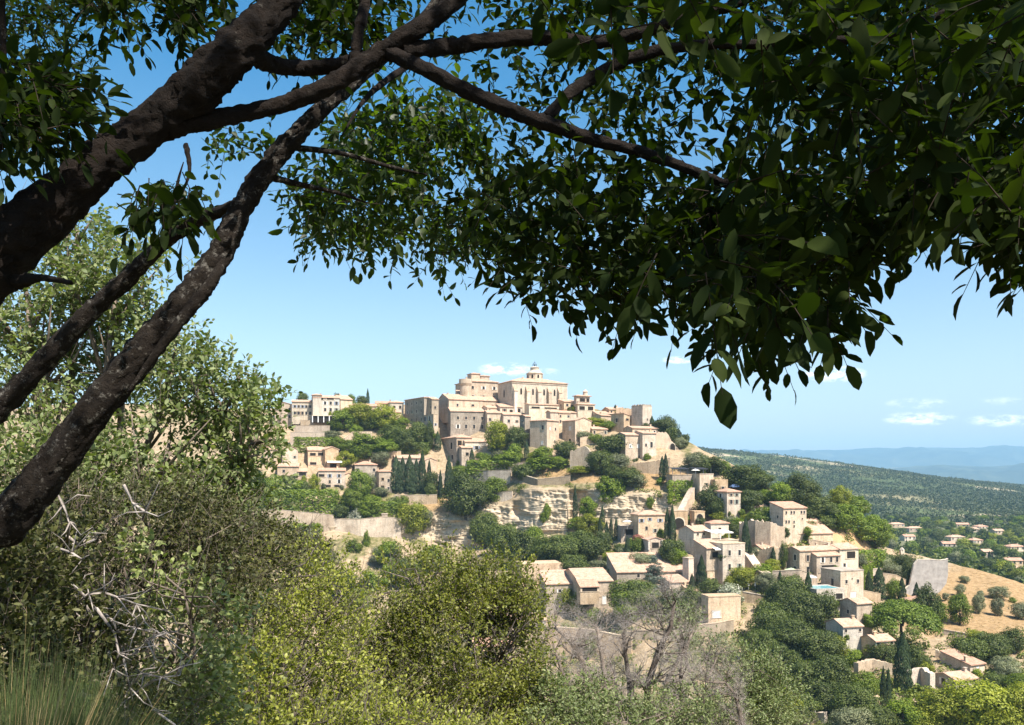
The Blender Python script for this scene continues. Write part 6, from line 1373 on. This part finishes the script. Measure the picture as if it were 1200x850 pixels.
# --- dead trees
def dead_tree(label, stems, D, seed, mat, depth=4, reach=1.0):
    rr = random.Random(seed); x0 = stems[0][0][0][0]
    bx = (x0 - 600) / F * D; g = float(G(bx, D)); t = thing('dead_tree', label, 'tree', (bx, D, g), 0, 'bare dead trees on the slope'); o = Vector((bx, D, g)); m = MB(); fine = MB()
    def grow(p, d, ln, rad, lv):
        n = 4; pts = [p]; q = p.copy(); dd = d.copy()
        for i in range(n):
            dd = (dd + Vector((rr.gauss(0, .28), rr.gauss(0, .28), rr.gauss(.04, .22)))).normalized(); q = q + dd * (ln / n); pts.append(q.copy())
        (m if lv < 3 else fine).tube(pts, [rad * (1 - .16 * i) for i in range(n + 1)], 6 if lv < 3 else 4, .3, rr.randint(0, 999))
        if lv >= depth: return
        for i in range(1, n + 1):
            for _ in range(2 if rr.random() < .82 else 1):
                a = (dd + Vector((rr.gauss(0, .8), rr.gauss(0, .8), rr.gauss(.1, .6)))).normalized(); grow(pts[i], a, ln * rr.uniform(.45, .75), rad * (1 - .16 * i) * .52, lv + 1)
    for pts, r0 in stems:
        q = [P(px, py, D + dz) - o for px, py, dz in pts]
        foot = Vector((q[0].x, q[0].y, float(G(q[0].x + o.x, q[0].y + o.y)) - g - .1))
        qs = [foot] + q; rad = [r0 * (1.15 - .75 * i / len(q)) for i in range(len(qs))]
        m.tube(qs, rad, 9, .35, seed)
        for i in range(1, len(qs)):
            for _ in range(3):
                a = ((qs[i] - qs[i-1]).normalized() * .5 + Vector((rr.gauss(0, .7), rr.gauss(0, .6), rr.gauss(.25, .4)))).normalized(); grow(qs[i].lerp(qs[i-1], rr.random() * .5), a, reach * rr.uniform(.6, 1.1), rad[i] * .5, 1)
    link('trunk', smooth(m.mesh('trunk')), M[mat], t); link('fine_branches', fine.mesh('fine_branches'), M['deadwood'], t)
dead_tree('tallest dead tree with leaning dark trunk below the blue cedar', [([(755, 850, 0), (760, 800, 0), (772, 762, 0), (786, 735, .2), (790, 705, .2)], .115), ([(800, 850, .6), (797, 790, .5), (800, 760, .6)], .06)], 25, 3, 'darkdead', 4, 1.25)
dead_tree('dead tree with forked bare crown left of the tallest dead tree', [([(698, 850, 0), (692, 800, 0), (680, 770, 0), (668, 752, .1), (650, 735, .1)], .11), ([(712, 850, .3), (709, 800, .3), (704, 760, .3), (700, 735, .4)], .09)], 24, 5, 'twig', 4, 1.0)
dead_tree('dead tree with pale curved stem at the left end of dead trees', [([(668, 850, 0), (662, 800, 0), (655, 775, 0), (648, 755, .1)], .07), ([(680, 850, .4), (684, 800, .4), (690, 765, .5)], .05)], 23, 15, 'twig', 4, .95)
dead_tree('dead tree with many grey twigs behind the tallest dead tree', [([(775, 850, 0), (780, 800, 0), (800, 765, .2), (812, 740, .2)], .09), ([(820, 850, .3), (828, 800, .3), (840, 770, .4)], .06)], 27.5, 17, 'twig', 4, 1.15)
dead_tree('slim dead tree standing between two larger dead trees', [([(740, 850, 0), (738, 800, 0), (733, 765, 0), (730, 742, .1)], .10), ([(727, 850, .4), (720, 790, .4), (712, 770, .5)], .06)], 26.5, 9, 'darkdead', 4, .9)
dead_tree('grey dead limb sprawling through the pale oak right of dead trees', [([(870, 850, 0), (862, 815, 0), (850, 800, 0), (835, 800, -.3)], .07)], 27, 12, 'twig', 4, .9)

# --- bleached fallen branches at the lower left
fb = thing('dead_branch', 'bleached white dead branches tangled in the shrub at lower left', 'branch', P(130, 735, 6.2)); m = MB(); rr = random.Random(4); o = P(130, 735, 6.2)
for pl, rad in (([(38,668),(46,690),(54,704),(72,709),(84,714),(96,726),(110,724)], 2.6), ([(72,676),(92,692),(112,712),(132,728),(140,752),(146,778),(152,806),(158,836)], 2.6), ([(100,710),(120,742),(128,768),(134,796),(140,806)], 2.2), ([(84,712),(104,696),(122,694),(138,700),(160,708),(196,716)], 1.6),
                 ([(112,712),(134,742),(140,766),(132,784),(146,802)], 1.8), ([(140,752),(164,764),(172,750),(196,742)], 1.3), ([(146,778),(168,790),(190,794),(206,792)], 1.3), ([(152,806),(146,822),(160,812),(174,800)], 1.3), ([(60,640),(84,648),(96,656)], 1.6), ([(78,628),(94,640),(112,632)], 1.8), ([(128,730),(160,736),(180,742),(196,748)], 1.1), ([(96,728),(92,742),(112,746)], 1.2),
                 ([(205,850),(180,832),(150,842)], 1.4), ([(60,566),(74,592),(82,612),(78,640)], 1.8), ([(145,568),(156,590),(170,600)], 1.8)):
    q = [P(x, y, 6.2 + .25 * math.sin(i * 1.7 + x)) - o for i, (x, y) in enumerate(pl)]
    m.tube(q, [rad / F * 6.2 * (1 - .09 * i) for i in range(len(q))], 7, .4, int(pl[0][0]))
    for i in range(1, len(q)):
        for _ in range(3):
            d_ = Vector((rr.gauss(.2, .5), rr.gauss(0, .4), rr.gauss(0, .5))).normalized() * rr.uniform(.08, .3); e = q[i] + d_
            m.tube([q[i], q[i].lerp(e, .5) + Vector((0, 0, rr.gauss(0, .03))), e], [.006, .004, .002], 5, .3, i)
link('limb', smooth(m.mesh('limb')), M['deadwood'], fb)

# --- the broom and dry stalks in the lower left corner
def blades(name, label, px, D, zb, n, h0, h1, spread, wd, mat, seed, cat, lean=(0, 0)):
    r_ = np.random.default_rng(seed); bx = (px - 600) / F * D; g = float(G(bx, D)) if zb is None else zb
    t = thing(name, label, cat, (bx, D, g)); a = r_.random(n) * 6.28; q = r_.random(n) ** .6; hh = h0 + (h1 - h0) * r_.random(n); hh *= (1 - .35 * q)
    p = np.stack([.3 * spread * q * np.cos(a), .3 * spread * q * np.sin(a), np.zeros(n)], -1)
    out = np.stack([spread * q * np.cos(a) + lean[0], spread * q * np.sin(a) + lean[1], hh], -1) + r_.normal(size=(n, 3)) * .11
    mid = p + (out - p) * .55 + np.array([0, 0, .10]) * hh[:, None]
    V, f = sticks([p, mid, p + (out - p)], wd, wd * .25)
    link('blades', npmesh(name, V, [f]), mat, t)
blades('broom_tuft', 'blue-green feathery broom tuft in the lower left corner', 68, 4.7, None, 8000, .6, 1.45, .55, .0016, BLUEG, 61, 'grass tuft')
blades('dry_grass_tuft', 'straw-coloured dry grass stalks leaning over the broom tuft', 22, 4.2, None, 220, .9, 1.65, .40, .0024, LEAF['straw'], 62, 'grass tuft', (.22, 0))
blades('dark_grass_tuft', 'dark green grass tuft at the very left edge of the slope', -10, 4.4, None, 3000, .6, 1.5, .45, .0016, BLUEG, 63, 'grass tuft')
blades('wild_grass_tuft', 'thin dry grass clump between the broom tuft and silver shrub', 125, 5.2, None, 900, .5, 1.1, .3, .0022, LEAF['straw'], 64, 'grass tuft')
for o in COL.objects:
    if o.parent is None and o.get('category') and not o.get('kind'): o['kind'] = 'thing'
